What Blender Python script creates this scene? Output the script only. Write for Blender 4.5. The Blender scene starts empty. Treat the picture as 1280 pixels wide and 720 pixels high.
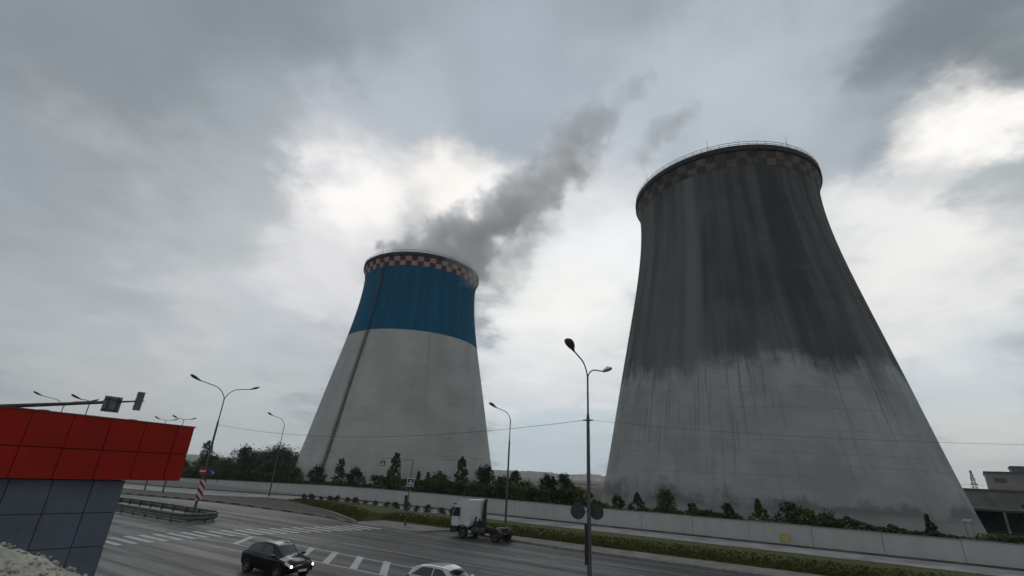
import bpy, bmesh, math, random
from mathutils import Vector, Matrix, noise as mnoise
PI = math.pi
random.seed(11)
scene = bpy.context.scene
COL = scene.collection

# ------------------------------------------------------------------ frame of the street
# u runs along the street, v across it (away from the viewer); the viewer stands above (0, 0)
CU, SU = 0.8575, 0.5145
ROT = math.atan2(-SU, CU)
def W(u, v, z=0.0):
    return Vector((CU * u + SU * v, -SU * u + CU * v, z))
def sp(x, k=0.25):
    return x if x * k > 30 else math.log1p(math.exp(x * k)) / k
def gz(u):
    return -3.5 * (1 - math.exp(-0.03 * (sp(-72 - u) - sp(-72 - 0)) / 3.5)) if u < 0 else 0.0
def WG(u, v, z=0.0):
    return W(u, v, z + gz(u))

# ------------------------------------------------------------------ mesh builder
class MB:
    def __init__(s): s.v = []; s.f = []; s.m = []; s.sm = []
    def add(s, vs, fs, mat=0, smooth=False):
        o = len(s.v); s.v += [tuple(p) for p in vs]
        for f in fs:
            s.f.append([i + o for i in f]); s.m.append(mat); s.sm.append(smooth)
    def quad(s, a, b, c, d, mat=0): s.add([a, b, c, d], [(0, 1, 2, 3)], mat)
    def box(s, c, d, rz=0, mat=0, bev=0, M=None):
        bm = bmesh.new(); bmesh.ops.create_cube(bm, size=1)
        bmesh.ops.scale(bm, vec=Vector(d), verts=bm.verts)
        if bev: bmesh.ops.bevel(bm, geom=list(bm.edges), offset=bev, segments=2, affect='EDGES', profile=.5)
        T = Matrix.Translation(Vector(c)) @ Matrix.Rotation(rz, 4, 'Z')
        if M is not None: T = T @ M
        bmesh.ops.transform(bm, matrix=T, verts=bm.verts)
        bm.verts.index_update()
        s.add([v.co[:] for v in bm.verts], [[v.index for v in f.verts] for f in bm.faces], mat); bm.free()
    def tube(s, pts, rad, n=8, mat=0, cap=True):
        pts = [Vector(p) for p in pts]
        if not isinstance(rad, (list, tuple)): rad = [rad] * len(pts)
        vs = []; fs = []; ref = None
        for i, p in enumerate(pts):
            t = (pts[min(i + 1, len(pts) - 1)] - pts[max(i - 1, 0)]).normalized()
            if ref is None:
                ref = Vector((1, 0, 0)) if abs(t.z) > .9 else Vector((0, 0, 1))
            a = t.cross(ref).normalized(); b = t.cross(a).normalized(); ref = b.cross(t) * 1.0 if False else ref
            for k in range(n):
                w = 2 * PI * k / n; vs.append(p + (a * math.cos(w) + b * math.sin(w)) * rad[i])
        for i in range(len(pts) - 1):
            for k in range(n):
                k2 = (k + 1) % n; fs.append((i * n + k, i * n + k2, (i + 1) * n + k2, (i + 1) * n + k))
        s.add(vs, fs, mat, True)
        if cap:
            s.add(vs[:n], [list(range(n))[::-1]], mat); s.add(vs[-n:], [list(range(n))], mat)
    def lathe(s, prof, n=96, mat=0, smooth=True, close=False):
        vs = []; fs = []
        for r, z in prof:
            for k in range(n):
                w = 2 * PI * k / n; vs.append((r * math.cos(w), r * math.sin(w), z))
        L = len(prof)
        for i in range(L if close else L - 1):
            j = (i + 1) % L
            for k in range(n):
                k2 = (k + 1) % n; fs.append((i * n + k, i * n + k2, j * n + k2, j * n + k))
        s.add(vs, fs, mat, smooth)
    def disc(s, c, r, axis, th, n=28, mat=0, r2=None):
        c = Vector(c); ax = Vector(axis).normalized()
        a = ax.cross(Vector((0, 0, 1)));  a = a.normalized() if a.length > .01 else Vector((1, 0, 0)); b = ax.cross(a)
        r2 = r2 or r
        p0 = [c - ax * th / 2 + (a * math.cos(2*PI*k/n) + b * math.sin(2*PI*k/n)) * r2 for k in range(n)]
        p1 = [c + ax * th / 2 + (a * math.cos(2*PI*k/n) + b * math.sin(2*PI*k/n)) * r for k in range(n)]
        s.add(p0 + p1, [list(range(n))[::-1], list(range(n, 2*n))] + [(k, (k+1) % n, n+(k+1) % n, n+k) for k in range(n)], mat)
    def prism(s, poly, y0, y1, mat=0):           # poly in x,z ; extruded along y
        n = len(poly)
        vs = [(x, y0, z) for x, z in poly] + [(x, y1, z) for x, z in poly]
        s.add(vs, [list(range(n)), list(range(n, 2*n))[::-1]] + [(k, n+k, n+(k+1) % n, (k+1) % n) for k in range(n)], mat)
    def build(s, name, mats, parent=None, fix=True):
        me = bpy.data.meshes.new(name); me.from_pydata(s.v, [], s.f); me.update()
        for m in (mats if isinstance(mats, (list, tuple)) else [mats]): me.materials.append(m)
        me.polygons.foreach_set('material_index', s.m)
        me.polygons.foreach_set('use_smooth', s.sm)
        if fix:
            bm = bmesh.new(); bm.from_mesh(me); bmesh.ops.recalc_face_normals(bm, faces=bm.faces); bm.to_mesh(me); bm.free()
        o = bpy.data.objects.new(name, me); COL.objects.link(o)
        if parent: o.parent = parent
        return o

def tag(o, label=None, cat=None, group=None, kind=None):
    if label: o['label'] = label
    if cat: o['category'] = cat
    if group: o['group'] = group
    if kind: o['kind'] = kind
    return o
def thing(name, label, cat, loc=(0, 0, 0), rz=0, group=None):
    o = bpy.data.objects.new(name, None); COL.objects.link(o); o.empty_display_size = .3
    o.location = loc; o.rotation_euler = (0, 0, rz)
    return tag(o, label, cat, group)
def children(o): return [c for c in bpy.data.objects if c.parent == o]
def copy_tree(o, parent=None):
    c = o.copy(); COL.objects.link(c)
    if parent: c.parent = parent
    for ch in children(o): copy_tree(ch, c)
    return c

# ------------------------------------------------------------------ materials
class NT:
    def __init__(s, nt): s.nt = nt; s.N = nt.nodes; s.L = nt.links
    def n(s, t, **k):
        x = s.N.new(t)
        for a, b in k.items(): setattr(x, a, b)
        return x
    def val(s, sock, x):
        if isinstance(x, bpy.types.NodeSocket): s.L.new(x, sock)
        elif x is not None: sock.default_value = x
    def math(s, op, a, b=None, c=None, clamp=False):
        x = s.n('ShaderNodeMath', operation=op, use_clamp=clamp); s.val(x.inputs[0], a); s.val(x.inputs[1], b)
        if c is not None: s.val(x.inputs[2], c)
        return x.outputs[0]
    def vm(s, op, a, b=None, out=0):
        x = s.n('ShaderNodeVectorMath', operation=op); s.val(x.inputs[0], a); s.val(x.inputs[1], b); return x.outputs[out]
    def scale(s, a, f):
        x = s.n('ShaderNodeVectorMath', operation='SCALE'); s.val(x.inputs[0], a); s.val(x.inputs[3], f); return x.outputs[0]
    def noise(s, vec, sc, det=4, rough=.55, out='Fac'):
        x = s.n('ShaderNodeTexNoise'); s.val(x.inputs['Vector'], vec); s.val(x.inputs['Scale'], sc); s.val(x.inputs['Detail'], det); s.val(x.inputs['Roughness'], rough); return x.outputs[out]
    def mix(s, f, a, b):
        x = s.n('ShaderNodeMix', data_type='RGBA'); s.val(x.inputs[0], f)
        for sock, c in ((x.inputs[6], a), (x.inputs[7], b)):
            s.val(sock, c if isinstance(c, bpy.types.NodeSocket) else (*c, 1) if len(c) == 3 else c)
        return x.outputs[2]
    def ss(s, v, lo, hi, a=0., b=1.):
        x = s.n('ShaderNodeMapRange', interpolation_type='SMOOTHSTEP'); s.val(x.inputs[0], v)
        for i, q in enumerate((lo, hi, a, b)): s.val(x.inputs[i + 1], q)
        return x.outputs[0]
    def sep(s, v):
        x = s.n('ShaderNodeSeparateXYZ'); s.val(x.inputs[0], v); return x.outputs
    def comb(s, a, b, c):
        x = s.n('ShaderNodeCombineXYZ'); s.val(x.inputs[0], a); s.val(x.inputs[1], b); s.val(x.inputs[2], c); return x.outputs[0]
    def obj(s): return s.n('ShaderNodeTexCoord').outputs['Object']
def newmat(name):
    m = bpy.data.materials.new(name); m.use_nodes = True; t = NT(m.node_tree)
    return m, t, t.N['Principled BSDF']
def bump(t, b, h, dist=.02, strength=.5):
    x = t.n('ShaderNodeBump'); t.val(x.inputs['Height'], h); x.inputs['Distance'].default_value = dist; x.inputs['Strength'].default_value = strength
    t.L.new(x.outputs[0], b.inputs['Normal'])
def mat(name, c, rough=.7, var=.25, sc=3., metal=0., bmp=0., spec=.5, coat=0., det=5, c2=None):
    m, t, b = newmat(name); o = t.obj(); f = t.noise(o, sc, det)
    f = t.ss(f, .3, .7)
    lo = c2 if c2 else tuple(x * (1 - var) for x in c); hi = c if c2 else tuple(min(1, x * (1 + var)) for x in c)
    t.val(b.inputs['Base Color'], t.mix(f, lo, hi)); b.inputs['Roughness'].default_value = rough; b.inputs['Metallic'].default_value = metal
    b.inputs['Specular IOR Level'].default_value = spec
    if coat: b.inputs['Coat Weight'].default_value = coat; b.inputs['Coat Roughness'].default_value = .04
    if bmp: bump(t, b, t.noise(o, sc * 6, 6, .65), bmp)
    return m
def emit(name, c, s):
    m, t, b = newmat(name); b.inputs['Base Color'].default_value = (*c, 1); b.inputs['Emission Color'].default_value = (*c, 1); b.inputs['Emission Strength'].default_value = s
    return m
M = {}
M['steel'] = mat('galvanised_steel', (.085, .09, .095), .5, .2, 4, .5)
M['dark_steel'] = mat('dark_steel', (.035, .037, .04), .5, .3, 6)
M['lamp_head'] = mat('lamp_head_grey', (.07, .075, .08), .45, .2, 6)
M['lamp_glass'] = mat('lamp_glass', (.45, .46, .45), .25, .08, 5)
M['black'] = mat('black_rubber', (.012, .012, .013), .8, .3, 8)
M['sign_back'] = mat('sign_back_grey', (.028, .040, .037), .6, .2, 5)
M['sign_white'] = mat('sign_white', (.5, .5, .49), .5, .06, 6)
M['sign_red'] = mat('sign_red', (.30, .014, .016), .5, .1, 6)
M['sign_blue'] = mat('sign_blue', (.008, .035, .12), .5, .1, 6)
M['sign_yellow'] = mat('sign_yellow', (.62, .58, .2), .6, .1, 6)
M['white_panel'] = mat('faded_white', (.33, .28, .27), .8, .15, 1.5)
M['red_panel'] = mat('faded_red', (.13, .012, .018), .8, .2, 1.5)
M['old_white'] = mat('weathered_white', (.098, .086, .083), .85, .5, .3)
M['old_red'] = mat('weathered_red', (.052, .042, .042), .85, .4, .3)
M['rim'] = mat('rim_concrete', (.024, .025, .026), .9, .3, .4)
M['rail'] = mat('railing_steel', (.10, .10, .10), .6, .2, 3)
M['ladder'] = mat('ladder_steel', (.05, .05, .05), .7, .3, 2)
M['glass'] = mat('dark_glass', (.010, .012, .014), .06, .2, 3, spec=.75)
M['bark'] = mat('bark', (.05, .04, .03), .9, .3, 6)
M['kerb'] = mat('kerb_concrete', (.20, .20, .19), .9, .25, 2.)
M['truck_white'] = mat('truck_white', (.52, .53, .53), .35, .06, 2)
M['truck_dark'] = mat('truck_dark', (.012, .012, .013), .7, .4, 5)
M['truck_grey'] = mat('truck_grey', (.035, .035, .034), .6, .3, 4)
M['car_black'] = mat('car_black', (.003, .003, .004), .16, .2, 4, spec=.35)
M['car_silver'] = mat('car_silver', (.42, .44, .45), .28, .06, 4, .35, coat=1.)
M['chrome'] = mat('chrome', (.6, .6, .6), .2, .1, 5, 1.)
M['plate'] = mat('plate_white', (.6, .6, .6), .5, .05, 9)
M['tail'] = mat('tail_red', (.07, .006, .006), .3, .1, 5)
M['headlit'] = emit('lit_headlight', (1, .97, .9), 4.)
M['ghost'] = mat('headlight_glass', (.5, .52, .53), .15, .1, 8)

def asphalt(name, c, spread=.42):
    m, t, b = newmat(name); o = t.obj(); X = t.sep(o)
    st = t.noise(t.comb(t.math('MULTIPLY', X[0], .035), t.math('MULTIPLY', X[1], .9), 0), 1., 4, .6)
    bl = t.noise(o, .12, 5, .6); gr = t.noise(o, 9., 3, .7)
    f = t.math('ADD', t.math('MULTIPLY', st, .55), t.math('ADD', t.math('MULTIPLY', bl, .35), t.math('MULTIPLY', gr, .1)))
    f = t.ss(f, .34, .66)
    # sealed cracks and repair patches
    vo = t.n('ShaderNodeTexVoronoi', feature='DISTANCE_TO_EDGE'); t.val(vo.inputs['Vector'], t.vm('ADD', o, t.scale(t.noise(o, .4, 3, .6, 'Color'), 3.))); vo.inputs['Scale'].default_value = .09
    cr = t.ss(vo.outputs['Distance'], .0, .014, .45, 1.)
    lane = t.math('ABSOLUTE', t.math('SUBTRACT', t.math('FRACT', t.math('DIVIDE', X[1], 1.8)), .5)); tr = t.math('MULTIPLY', t.ss(lane, .12, .32, .22, 0.), t.ss(bl, .35, .65))
    f = t.math('SUBTRACT', f, tr); oil = t.ss(t.noise(t.comb(t.math('MULTIPLY', X[0], .5), X[1], 0), .8, 5, .7), .64, .74, 0., .35); f = t.math('SUBTRACT', f, oil, clamp=True)
    col = t.mix(f, tuple(x * (1 - spread) for x in c), tuple(x * (1 + spread) for x in c))
    v = t.n('ShaderNodeMix', data_type='RGBA', blend_type='MULTIPLY'); v.inputs[0].default_value = 1; t.L.new(col, v.inputs[6]); t.L.new(t.comb(cr, cr, cr), v.inputs[7])
    t.L.new(v.outputs[2], b.inputs['Base Color'])
    t.val(b.inputs['Roughness'], t.ss(st, .3, .7, .72, .52)); b.inputs['Specular IOR Level'].default_value = .35
    bump(t, b, t.noise(o, 25., 4, .7), .01, .4)
    return m
M['asphalt'] = asphalt('road_asphalt', (.055, .055, .0565))
M['asphalt_dark'] = asphalt('dark_asphalt', (.040, .038, .038))
def paint(name='road_paint', k=1.):
    m, t, b = newmat(name); o = t.obj()
    w = t.math('ADD', t.math('MULTIPLY', t.noise(o, 6., 6, .75), .6), t.math('MULTIPLY', t.noise(o, .5, 4, .6), .4))
    t.val(b.inputs['Base Color'], t.mix(t.ss(w, .34, .50), (.10, .10, .10), tuple(.43*k for _ in range(3)))); b.inputs['Roughness'].default_value = .75
    return m
M['paint'] = paint(); M['paint_worn'] = paint('worn_road_paint', .55)
M['apron'] = mat('apron_concrete', (.26, .26, .255), .9, .28, .35, bmp=.01)
M['sidewalk'] = mat('sidewalk_concrete', (.17, .165, .15), .9, .25, .6, bmp=.01)
M['soil'] = mat('verge_soil', (.055, .05, .044), .95, .35, .8, bmp=.03)
def grassmat(name, a, b_, c):
    m, t, b = newmat(name); o = t.obj()
    f = t.ss(t.noise(o, .22, 6, .65), .35, .65); g = t.ss(t.noise(o, 2.5, 5, .7), .3, .75)
    t.val(b.inputs['Base Color'], t.mix(g, t.mix(f, a, b_), c)); b.inputs['Roughness'].default_value = .95; b.inputs['Specular IOR Level'].default_value = .15
    bump(t, b, t.noise(o, 8., 5, .7), .08, .6)
    return m
M['turf'] = grassmat('turf', (.075, .080, .030), (.110, .106, .048), (.085, .088, .038))
M['blade'] = grassmat('grass_blade', (.062, .066, .016), (.098, .092, .026), (.072, .072, .019))
M['ground'] = grassmat('rough_ground', (.05, .055, .025), (.09, .085, .045), (.06, .06, .035))
M['hill'] = grassmat('hill_woods', (.035, .052, .042), (.065, .085, .065), (.05, .068, .052))
def leaf(name, a, b_, sc=.6):
    m, t, b = newmat(name); o = t.obj()
    f = t.ss(t.noise(o, sc, 3, .6), .35, .68); g = t.noise(o, 5., 2, .5)
    t.val(b.inputs['Base Color'], t.mix(t.math('ADD', t.math('MULTIPLY', f, .7), t.math('MULTIPLY', g, .3)), a, b_)); b.inputs['Roughness'].default_value = .7; b.inputs['Specular IOR Level'].default_value = .2
    return m
M['leaf'] = leaf('leaf_green', (.022, .038, .014), (.075, .115, .040))
M['leaf_dark'] = leaf('leaf_dark', (.015, .026, .013), (.048, .072, .032))
M['leaf_bright'] = leaf('leaf_fresh', (.026, .055, .012), (.075, .15, .032))
M['leaf_far'] = leaf('leaf_far', (.03, .046, .028), (.07, .095, .058), .2)

def wallmat():
    m, t, b = newmat('wall_concrete'); o = t.obj(); X = t.sep(o)
    st = t.noise(t.comb(t.math('MULTIPLY', X[0], 1.2), 0, t.math('MULTIPLY', X[2], .15)), 1., 5, .6)
    bl = t.noise(o, .13, 5, .6)
    f = t.ss(t.math('ADD', t.math('MULTIPLY', st, .5), t.math('MULTIPLY', bl, .5)), .32, .68)
    col = t.mix(f, (.345, .357, .35), (.425, .435, .425))
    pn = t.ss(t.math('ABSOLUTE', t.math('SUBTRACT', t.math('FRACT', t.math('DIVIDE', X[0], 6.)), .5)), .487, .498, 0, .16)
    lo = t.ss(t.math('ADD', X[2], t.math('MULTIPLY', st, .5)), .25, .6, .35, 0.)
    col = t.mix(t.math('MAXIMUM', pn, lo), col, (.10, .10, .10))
    t.val(b.inputs['Base Color'], col); b.inputs['Roughness'].default_value = .9
    bump(t, b, t.noise(o, 5., 5, .6), .01, .4)
    return m
M['wall'] = wallmat()

def towermat(old):
    m, t, b = newmat('old_tower_shell' if old else 'painted_tower_shell'); o = t.obj(); X = t.sep(o)
    th = t.math('ARCTAN2', X[0], t.math('MULTIPLY', X[1], -1.)); s = t.math('MULTIPLY', th, 30.); z = X[2]
    broad = t.noise(t.comb(t.math('MULTIPLY', s, .13), 3.1, t.math('MULTIPLY', z, .008)), 1., 3, .55)
    med = t.noise(t.comb(t.math('MULTIPLY', s, .42), 7.7, t.math('MULTIPLY', z, .018)), 1., 4, .6)
    fine = t.noise(t.comb(t.math('MULTIPLY', s, 1.6), 1.3, t.math('MULTIPLY', z, .06)), 1., 5, .6)
    blot = t.noise(t.comb(t.math('MULTIPLY', s, .1), 9.2, t.math('MULTIPLY', z, .11)), 1., 6, .62)
    # construction lifts: thin horizontal joints
    jt = t.ss(t.math('ABSOLUTE', t.math('SUBTRACT', t.math('FRACT', t.math('DIVIDE', z, 1.9)), .5)), .44, .5, 0., 1.)
    jt = t.math('MULTIPLY', jt, t.ss(t.noise(t.comb(t.math('MULTIPLY', s, .06), 2., z), .5, 3), .42, .6))
    if old:
        up = t.mix(t.ss(t.math('ADD', t.math('MULTIPLY', t.noise(t.comb(t.math('MULTIPLY', s, .30), 7.7, t.math('MULTIPLY', z, .020)), 1., 5, .55), .42), t.math('ADD', t.math('MULTIPLY', broad, .38), t.math('MULTIPLY', blot, .20))), .42, .63), (.050, .054, .057), (.142, .146, .144))
        up = t.mix(t.ss(fine, .50, .78, 0., .28), up, (.04, .043, .045))
        up = t.mix(t.ss(t.math('SUBTRACT', z, t.math('MULTIPLY', med, 26.)), 20., 34., .0, .30), up, (.04, .042, .044))
        up = t.mix(t.ss(blot, .56, .74, 0., .25), up, (.16, .16, .155))
        # pale washed streak
        d = t.math('ABSOLUTE', t.math('ADD', th, t.math('ADD', .80, t.math('MULTIPLY', t.math('SUBTRACT', broad, .5), .05))))
        up = t.mix(t.ss(d, .02, .10, .75, 0.), up, t.mix(fine, (.13, .135, .134), (.235, .235, .23)))
        up = t.mix(t.math('MULTIPLY', t.ss(th, -.25, -.75, 0., .38), t.ss(broad, .35, .62)), up, (.155, .155, .15))
        low = t.mix(t.ss(blot, .33, .68), (.262, .276, .279), (.365, .378, .375))
        low = t.mix(t.ss(t.math('ADD', fine, t.math('MULTIPLY', z, .004)), .60, .80, 0., .55), low, (.13, .135, .135))
        pale = t.ss(t.math('ADD', med, t.math('MULTIPLY', fine, .3)), .72, .88, 0., .35)
        low = t.mix(pale, low, (.46, .455, .44))
        z0 = t.math('ADD', 27.4, t.math('ADD', t.math('MULTIPLY', t.math('SUBTRACT', fine, .5), 3.5), t.math('ADD', t.math('MULTIPLY', t.math('SUBTRACT', med, .5), 7.), t.math('MULTIPLY', t.math('SUBTRACT', blot, .5), 13.))))
        k = t.ss(t.math('SUBTRACT', z, z0), -2.2, 3.4)
        col = t.mix(k, low, up)
        dr = t.math('MULTIPLY', t.ss(t.math('ADD', t.math('MULTIPLY', fine, .6), t.math('MULTIPLY', med, .4)), .53, .66), t.ss(z, 10., 27., 0., .50))
        col = t.mix(t.math('MULTIPLY', dr, t.ss(z, 33., 27., 0., 1.)), col, (.075, .078, .08))
        col = t.mix(t.ss(z, 46., 30., 0., .10), col, (.22, .22, .215))
        # damp grimy foot
        z1 = t.math('ADD', 4.4, t.math('MULTIPLY', t.math('SUBTRACT', blot, .5), 15.))
        z1 = t.math('ADD', z1, t.math('MULTIPLY', t.math('SUBTRACT', fine, .5), 1.6))
        k2 = t.math('MULTIPLY', t.ss(t.math('SUBTRACT', z1, z), -.8, 1.4), t.ss(z, 1.6, 3., .45, 1.))
        col = t.mix(t.math('MULTIPLY', k2, .75), col, (.105, .11, .115))
    else:
        low = t.mix(t.ss(blot, .30, .70), (.355, .365, .350), (.455, .46, .445))
        low = t.mix(t.ss(fine, .60, .82, 0., .25), low, (.22, .22, .21))
        sm = t.math('MULTIPLY', t.ss(t.math('ABSOLUTE', t.math('SUBTRACT', z, 9.2)), .3, 1.6, 1., 0.), t.ss(t.noise(t.comb(t.math('MULTIPLY', s, .09), 5., z), 1., 4), .52, .7))
        low = t.mix(t.math('MULTIPLY', sm, .6), low, (.13, .13, .13))
        low = t.mix(t.math('MULTIPLY', t.ss(med, .56, .70), t.ss(z, 20., 52., .12, .42)), low, (.25, .245, .225))
        low = t.mix(t.ss(z, 7., .5, 0., .45), low, (.19, .19, .175))
        up = t.mix(t.ss(med, .3, .7), (.0, .066, .135), (.0, .100, .195))
        up = t.mix(t.ss(blot, .55, .75, 0., .3), up, (.012, .115, .19))
        up = t.mix(t.ss(fine, .6, .85, 0., .35), up, (.001, .046, .098))
        k = t.ss(t.math('ADD', z, t.math('MULTIPLY', t.math('SUBTRACT', fine, .5), .35)), 50.4, 50.65)
        col = t.mix(k, low, up)
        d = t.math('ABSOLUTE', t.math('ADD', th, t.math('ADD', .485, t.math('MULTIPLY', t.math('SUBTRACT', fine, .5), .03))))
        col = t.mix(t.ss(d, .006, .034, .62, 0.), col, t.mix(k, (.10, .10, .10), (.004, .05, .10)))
    col = t.mix(t.math('MULTIPLY', jt, .22), col, (.03, .03, .03))
    t.val(b.inputs['Base Color'], col); b.inputs['Roughness'].default_value = .9; b.inputs['Specular IOR Level'].default_value = .25
    bump(t, b, t.math('ADD', t.noise(o, 1.2, 5, .6), t.math('MULTIPLY', jt, -.3)), .06, .4)
    return m
M['tower_old'] = towermat(True); M['tower_new'] = towermat(False)

# ------------------------------------------------------------------ cooling towers
ZS = [0, 20, 40, 60, 80]; QS = [35.74, 31.62, 27.68, 23.99, 22.96]
def shell_r(z):
    r = 0.
    for i in range(5):
        w = QS[i]
        for j in range(5):
            if j != i: w *= (z - ZS[j]) / (ZS[i] - ZS[j])
        r += w
    return r
def cooling_tower(label, x, y, shellm, c1, c2, ladder_ang, cat='cooling tower'):
    T = thing('cooling_tower', label, cat, (x, y, 0))
    b = MB(); prof = [(shell_r(z), z) for z in [-4 + 4*0] + [i * 79.6 / 60 for i in range(61)]]
    prof = [(36.6, -4.)] + prof[1:]
    inner = [(r - .5, z) for r, z in reversed(prof[3:])]
    b.lathe(prof + inner, 192); b.build('shell', shellm, T)
    b = MB(); n = 64; zr = [76.3, 78.05, 79.8]; rr = [shell_r(76.3) + .06, shell_r(78.) + .32, 23.6]
    for i in range(2):
        for k in range(n):
            for h in range(3):
                a0 = 2*PI*(k + h/3)/n; a1 = 2*PI*(k + (h+1)/3)/n
                P = lambda r, a, z: (r*math.cos(a), r*math.sin(a), z)
                b.add([P(rr[i], a0, zr[i]), P(rr[i], a1, zr[i]), P(rr[i+1], a1, zr[i+1]), P(rr[i+1], a0, zr[i+1])], [(0, 1, 2, 3)], (k + i) % 2, True)
    b.build('checker_band', [c1, c2], T)
    b = MB(); b.lathe([(22.2, 79.81), (23.6, 79.81), (23.95, 80.0), (23.95, 81.3), (22.2, 81.2)], 192, smooth=False, close=True); b.build('rim', M['rim'], T)
    b = MB()
    for zz in (81.75, 82.35):
        b.tube([(23.75*math.cos(2*PI*k/120), 23.75*math.sin(2*PI*k/120), zz) for k in range(121)], .06, 5, cap=False)
    for k in range(72):
        a = 2*PI*k/72; b.tube([(23.75*math.cos(a), 23.75*math.sin(a), 81.2), (23.75*math.cos(a), 23.75*math.sin(a), 82.38)], .05, 4)
    b.build('railing', M['rail'], T)
    for k in range(8):
        a = 2*PI*(k + .3)/8; b = MB(); b.tube([(23.7*math.cos(a), 23.7*math.sin(a), 81.2), (23.7*math.cos(a), 23.7*math.sin(a), 84.4)], [.08, .03], 5); b.build('lightning_rod', M['rail'], T)
    if ladder_ang is not None:
        b = MB(); dr = Vector((math.sin(ladder_ang), -math.cos(ladder_ang), 0)); sd = Vector((dr.y, -dr.x, 0))
        zs = [i * 79. / 60 for i in range(61)]
        for q in (-.4, .4):
            b.tube([dr*(shell_r(z) + .25) + sd*q + Vector((0, 0, z)) for z in zs], .06, 5)
            b.tube([dr*(shell_r(z) + .95) + sd*q*.8 + Vector((0, 0, z)) for z in zs[2:]], .05, 4)
        for i in range(260):
            z = .4 + i * .3; p = dr*(shell_r(z) + .25) + Vector((0, 0, z)); b.tube([p - sd*.4, p + sd*.4], .025, 4, cap=False)
        for i in range(90):
            z = 2.5 + i * .85; p = dr*(shell_r(z) + .25) + Vector((0, 0, z)); 
            b.tube([p + sd*(.4*math.cos(w)) + dr*(.75*math.sin(w)) for w in [PI*j/6 for j in range(7)]], .04, 4, cap=False)
        b.build('ladder', M['ladder'], T)
    return T
T1 = (128.22*math.sin(.47396), 128.22*math.cos(.47396)); T2 = (188.17*math.sin(-.20438), 188.17*math.cos(-.20438))
cooling_tower('huge bare concrete cooling tower, soot dark above and grey below, no blue paint', *T1, M['tower_old'], M['old_white'], M['old_red'], None)
cooling_tower('steaming cooling tower with wide blue band over pale grey base and red checkered rim', *T2, M['tower_new'], M['white_panel'], M['red_panel'], -.49)

# ------------------------------------------------------------------ ground and street
def sheet(name, us, vs, z, m, kind='structure', edge=0):
    """sheet on the street frame: us list, vs = list of v, or function u -> (v0, v1)"""
    b = MB(); rows = []
    P = []
    for u in us:
        vv = vs(u) if callable(vs) else vs
        P.append([WG(u, v, z) for v in vv])
    nv = len(P[0]); flat = [p for r in P for p in r]
    fs = [(i*nv + j, (i+1)*nv + j, (i+1)*nv + j + 1, i*nv + j + 1) for i in range(len(us)-1) for j in range(nv-1)]
    # express in the street frame so that textures run along the street
    inv = Matrix.Rotation(-ROT, 4, 'Z')
    b.add([inv @ p for p in flat], fs, 0)
    if edge:
        for j in (0, nv-1):
            for i in range(len(us)-1):
                a, c = inv @ P[i][j], inv @ P[i+1][j]
                b.quad(a, c, c - Vector((0, 0, edge)), a - Vector((0, 0, edge)))
        for i in (0, len(us)-1):
            for j in range(nv-1):
                a, c = inv @ P[i][j], inv @ P[i][j+1]
                b.quad(a, c, c - Vector((0, 0, edge)), a - Vector((0, 0, edge)))
    o = b.build(name, m); o.rotation_euler.z = ROT
    if kind: tag(o, kind=kind)
    return o
def lin(a, b, step):
    n = max(1, int(round(abs(b - a) / step))); return [a + (b - a) * i / n for i in range(n + 1)]
# base terrain: one sheet to the horizon
b = MB(); ax = [-3900, -2500, -1500, -1000, -700, -500, -350, -260] + lin(-200, 200, 12) + [260, 350, 500, 700, 1000, 1500, 2500, 3900]
def ter(x, y):
    u = CU*x - SU*y; r = math.hypot(x, y); k = min(1, max(0, (r - 320) / 500)); k = k*k*(3 - 2*k)
    return (gz(u) - .06) * (1 - k) - 12 * k
vs = [(x, y, ter(x, y)) for y in ax for x in ax]; n = len(ax)
b.add(vs, [(j*n+i, j*n+i+1, (j+1)*n+i+1, (j+1)*n+i) for j in range(n-1) for i in range(n-1)])
tag(b.build('ground', M['ground']), kind='structure')
US = lin(-330, 120, 5)
sheet('road', US, [-14, 10, 20, 30, 42.0], 0., M['asphalt'])
# far kerb of the street: bay at the truck, then the corner that swings away on the far side of the crossing
bay = [(-33.4, 39.9), (-32.6, 43.6), (-30, 43.7), (-25, 42.95), (-19, 42.25), (-12, 42.1), (0, 42.0), (120, 42.0)]
corner = [(-42.4, 40.6), (-44.5, 41.9), (-48.6, 44.0), (-53, 46.1), (-58.4, 48.0), (-64, 49.4), (-70, 50.2), (-83, 50.7), (-104, 51), (-330, 51)]
def ip(poly, u):
    P = sorted(poly)
    for (a, va), (c, vc) in zip(P, P[1:]):
        if a <= u <= c: return va + (vc - va) * (u - a) / (c - a)
    return P[0][1] if u < P[0][0] else P[-1][1]
sheet('bay_asphalt', [-33.3, -32.6] + lin(-31, -12, 2) + lin(-10, 120, 10), lambda u: (41.9, ip(bay, u) + .05), .002, M['asphalt_dark'])
sheet('sidewalk', [-33.2, -32.6] + lin(-31, -12, 2) + lin(-10, 120, 10), lambda u: (ip(bay, u) + .2, 45.5), .115, M['sidewalk'], edge=.3)
sheet('crossing_ramp', [-43.8, -42.4, -40, -37, -33.4], lambda u: (max(39.8, 40.6 - .0*(u)), 45.5), .03, M['sidewalk'], edge=.2)
gl = [-74.5, -70, -64, -58.4, -53, -48.6, -45.5, -43.6, -43.4] + lin(-42, 30, 3) + lin(36, 120, 12)
def glo(u):
    if u < -43.5: return min(55.9, ip(corner, u) + .45 + max(0, (-60 - u)) * .33)
    return 45.5
def bank(u, v):  # kerb-side slope shaped to catch less skylight and so look darker
    lo = glo(u); a = min(1, max(0, (v - lo) / 2.6)); a = a*a*(3 - 2*a); k = min(1, (56.2 - lo) / 9)
    return .12 + .62*a*k*(1 - .75*max(0, (v - lo - 2.6) / 8.2)**1.5 if v > lo + 2.6 else 1)
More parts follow.
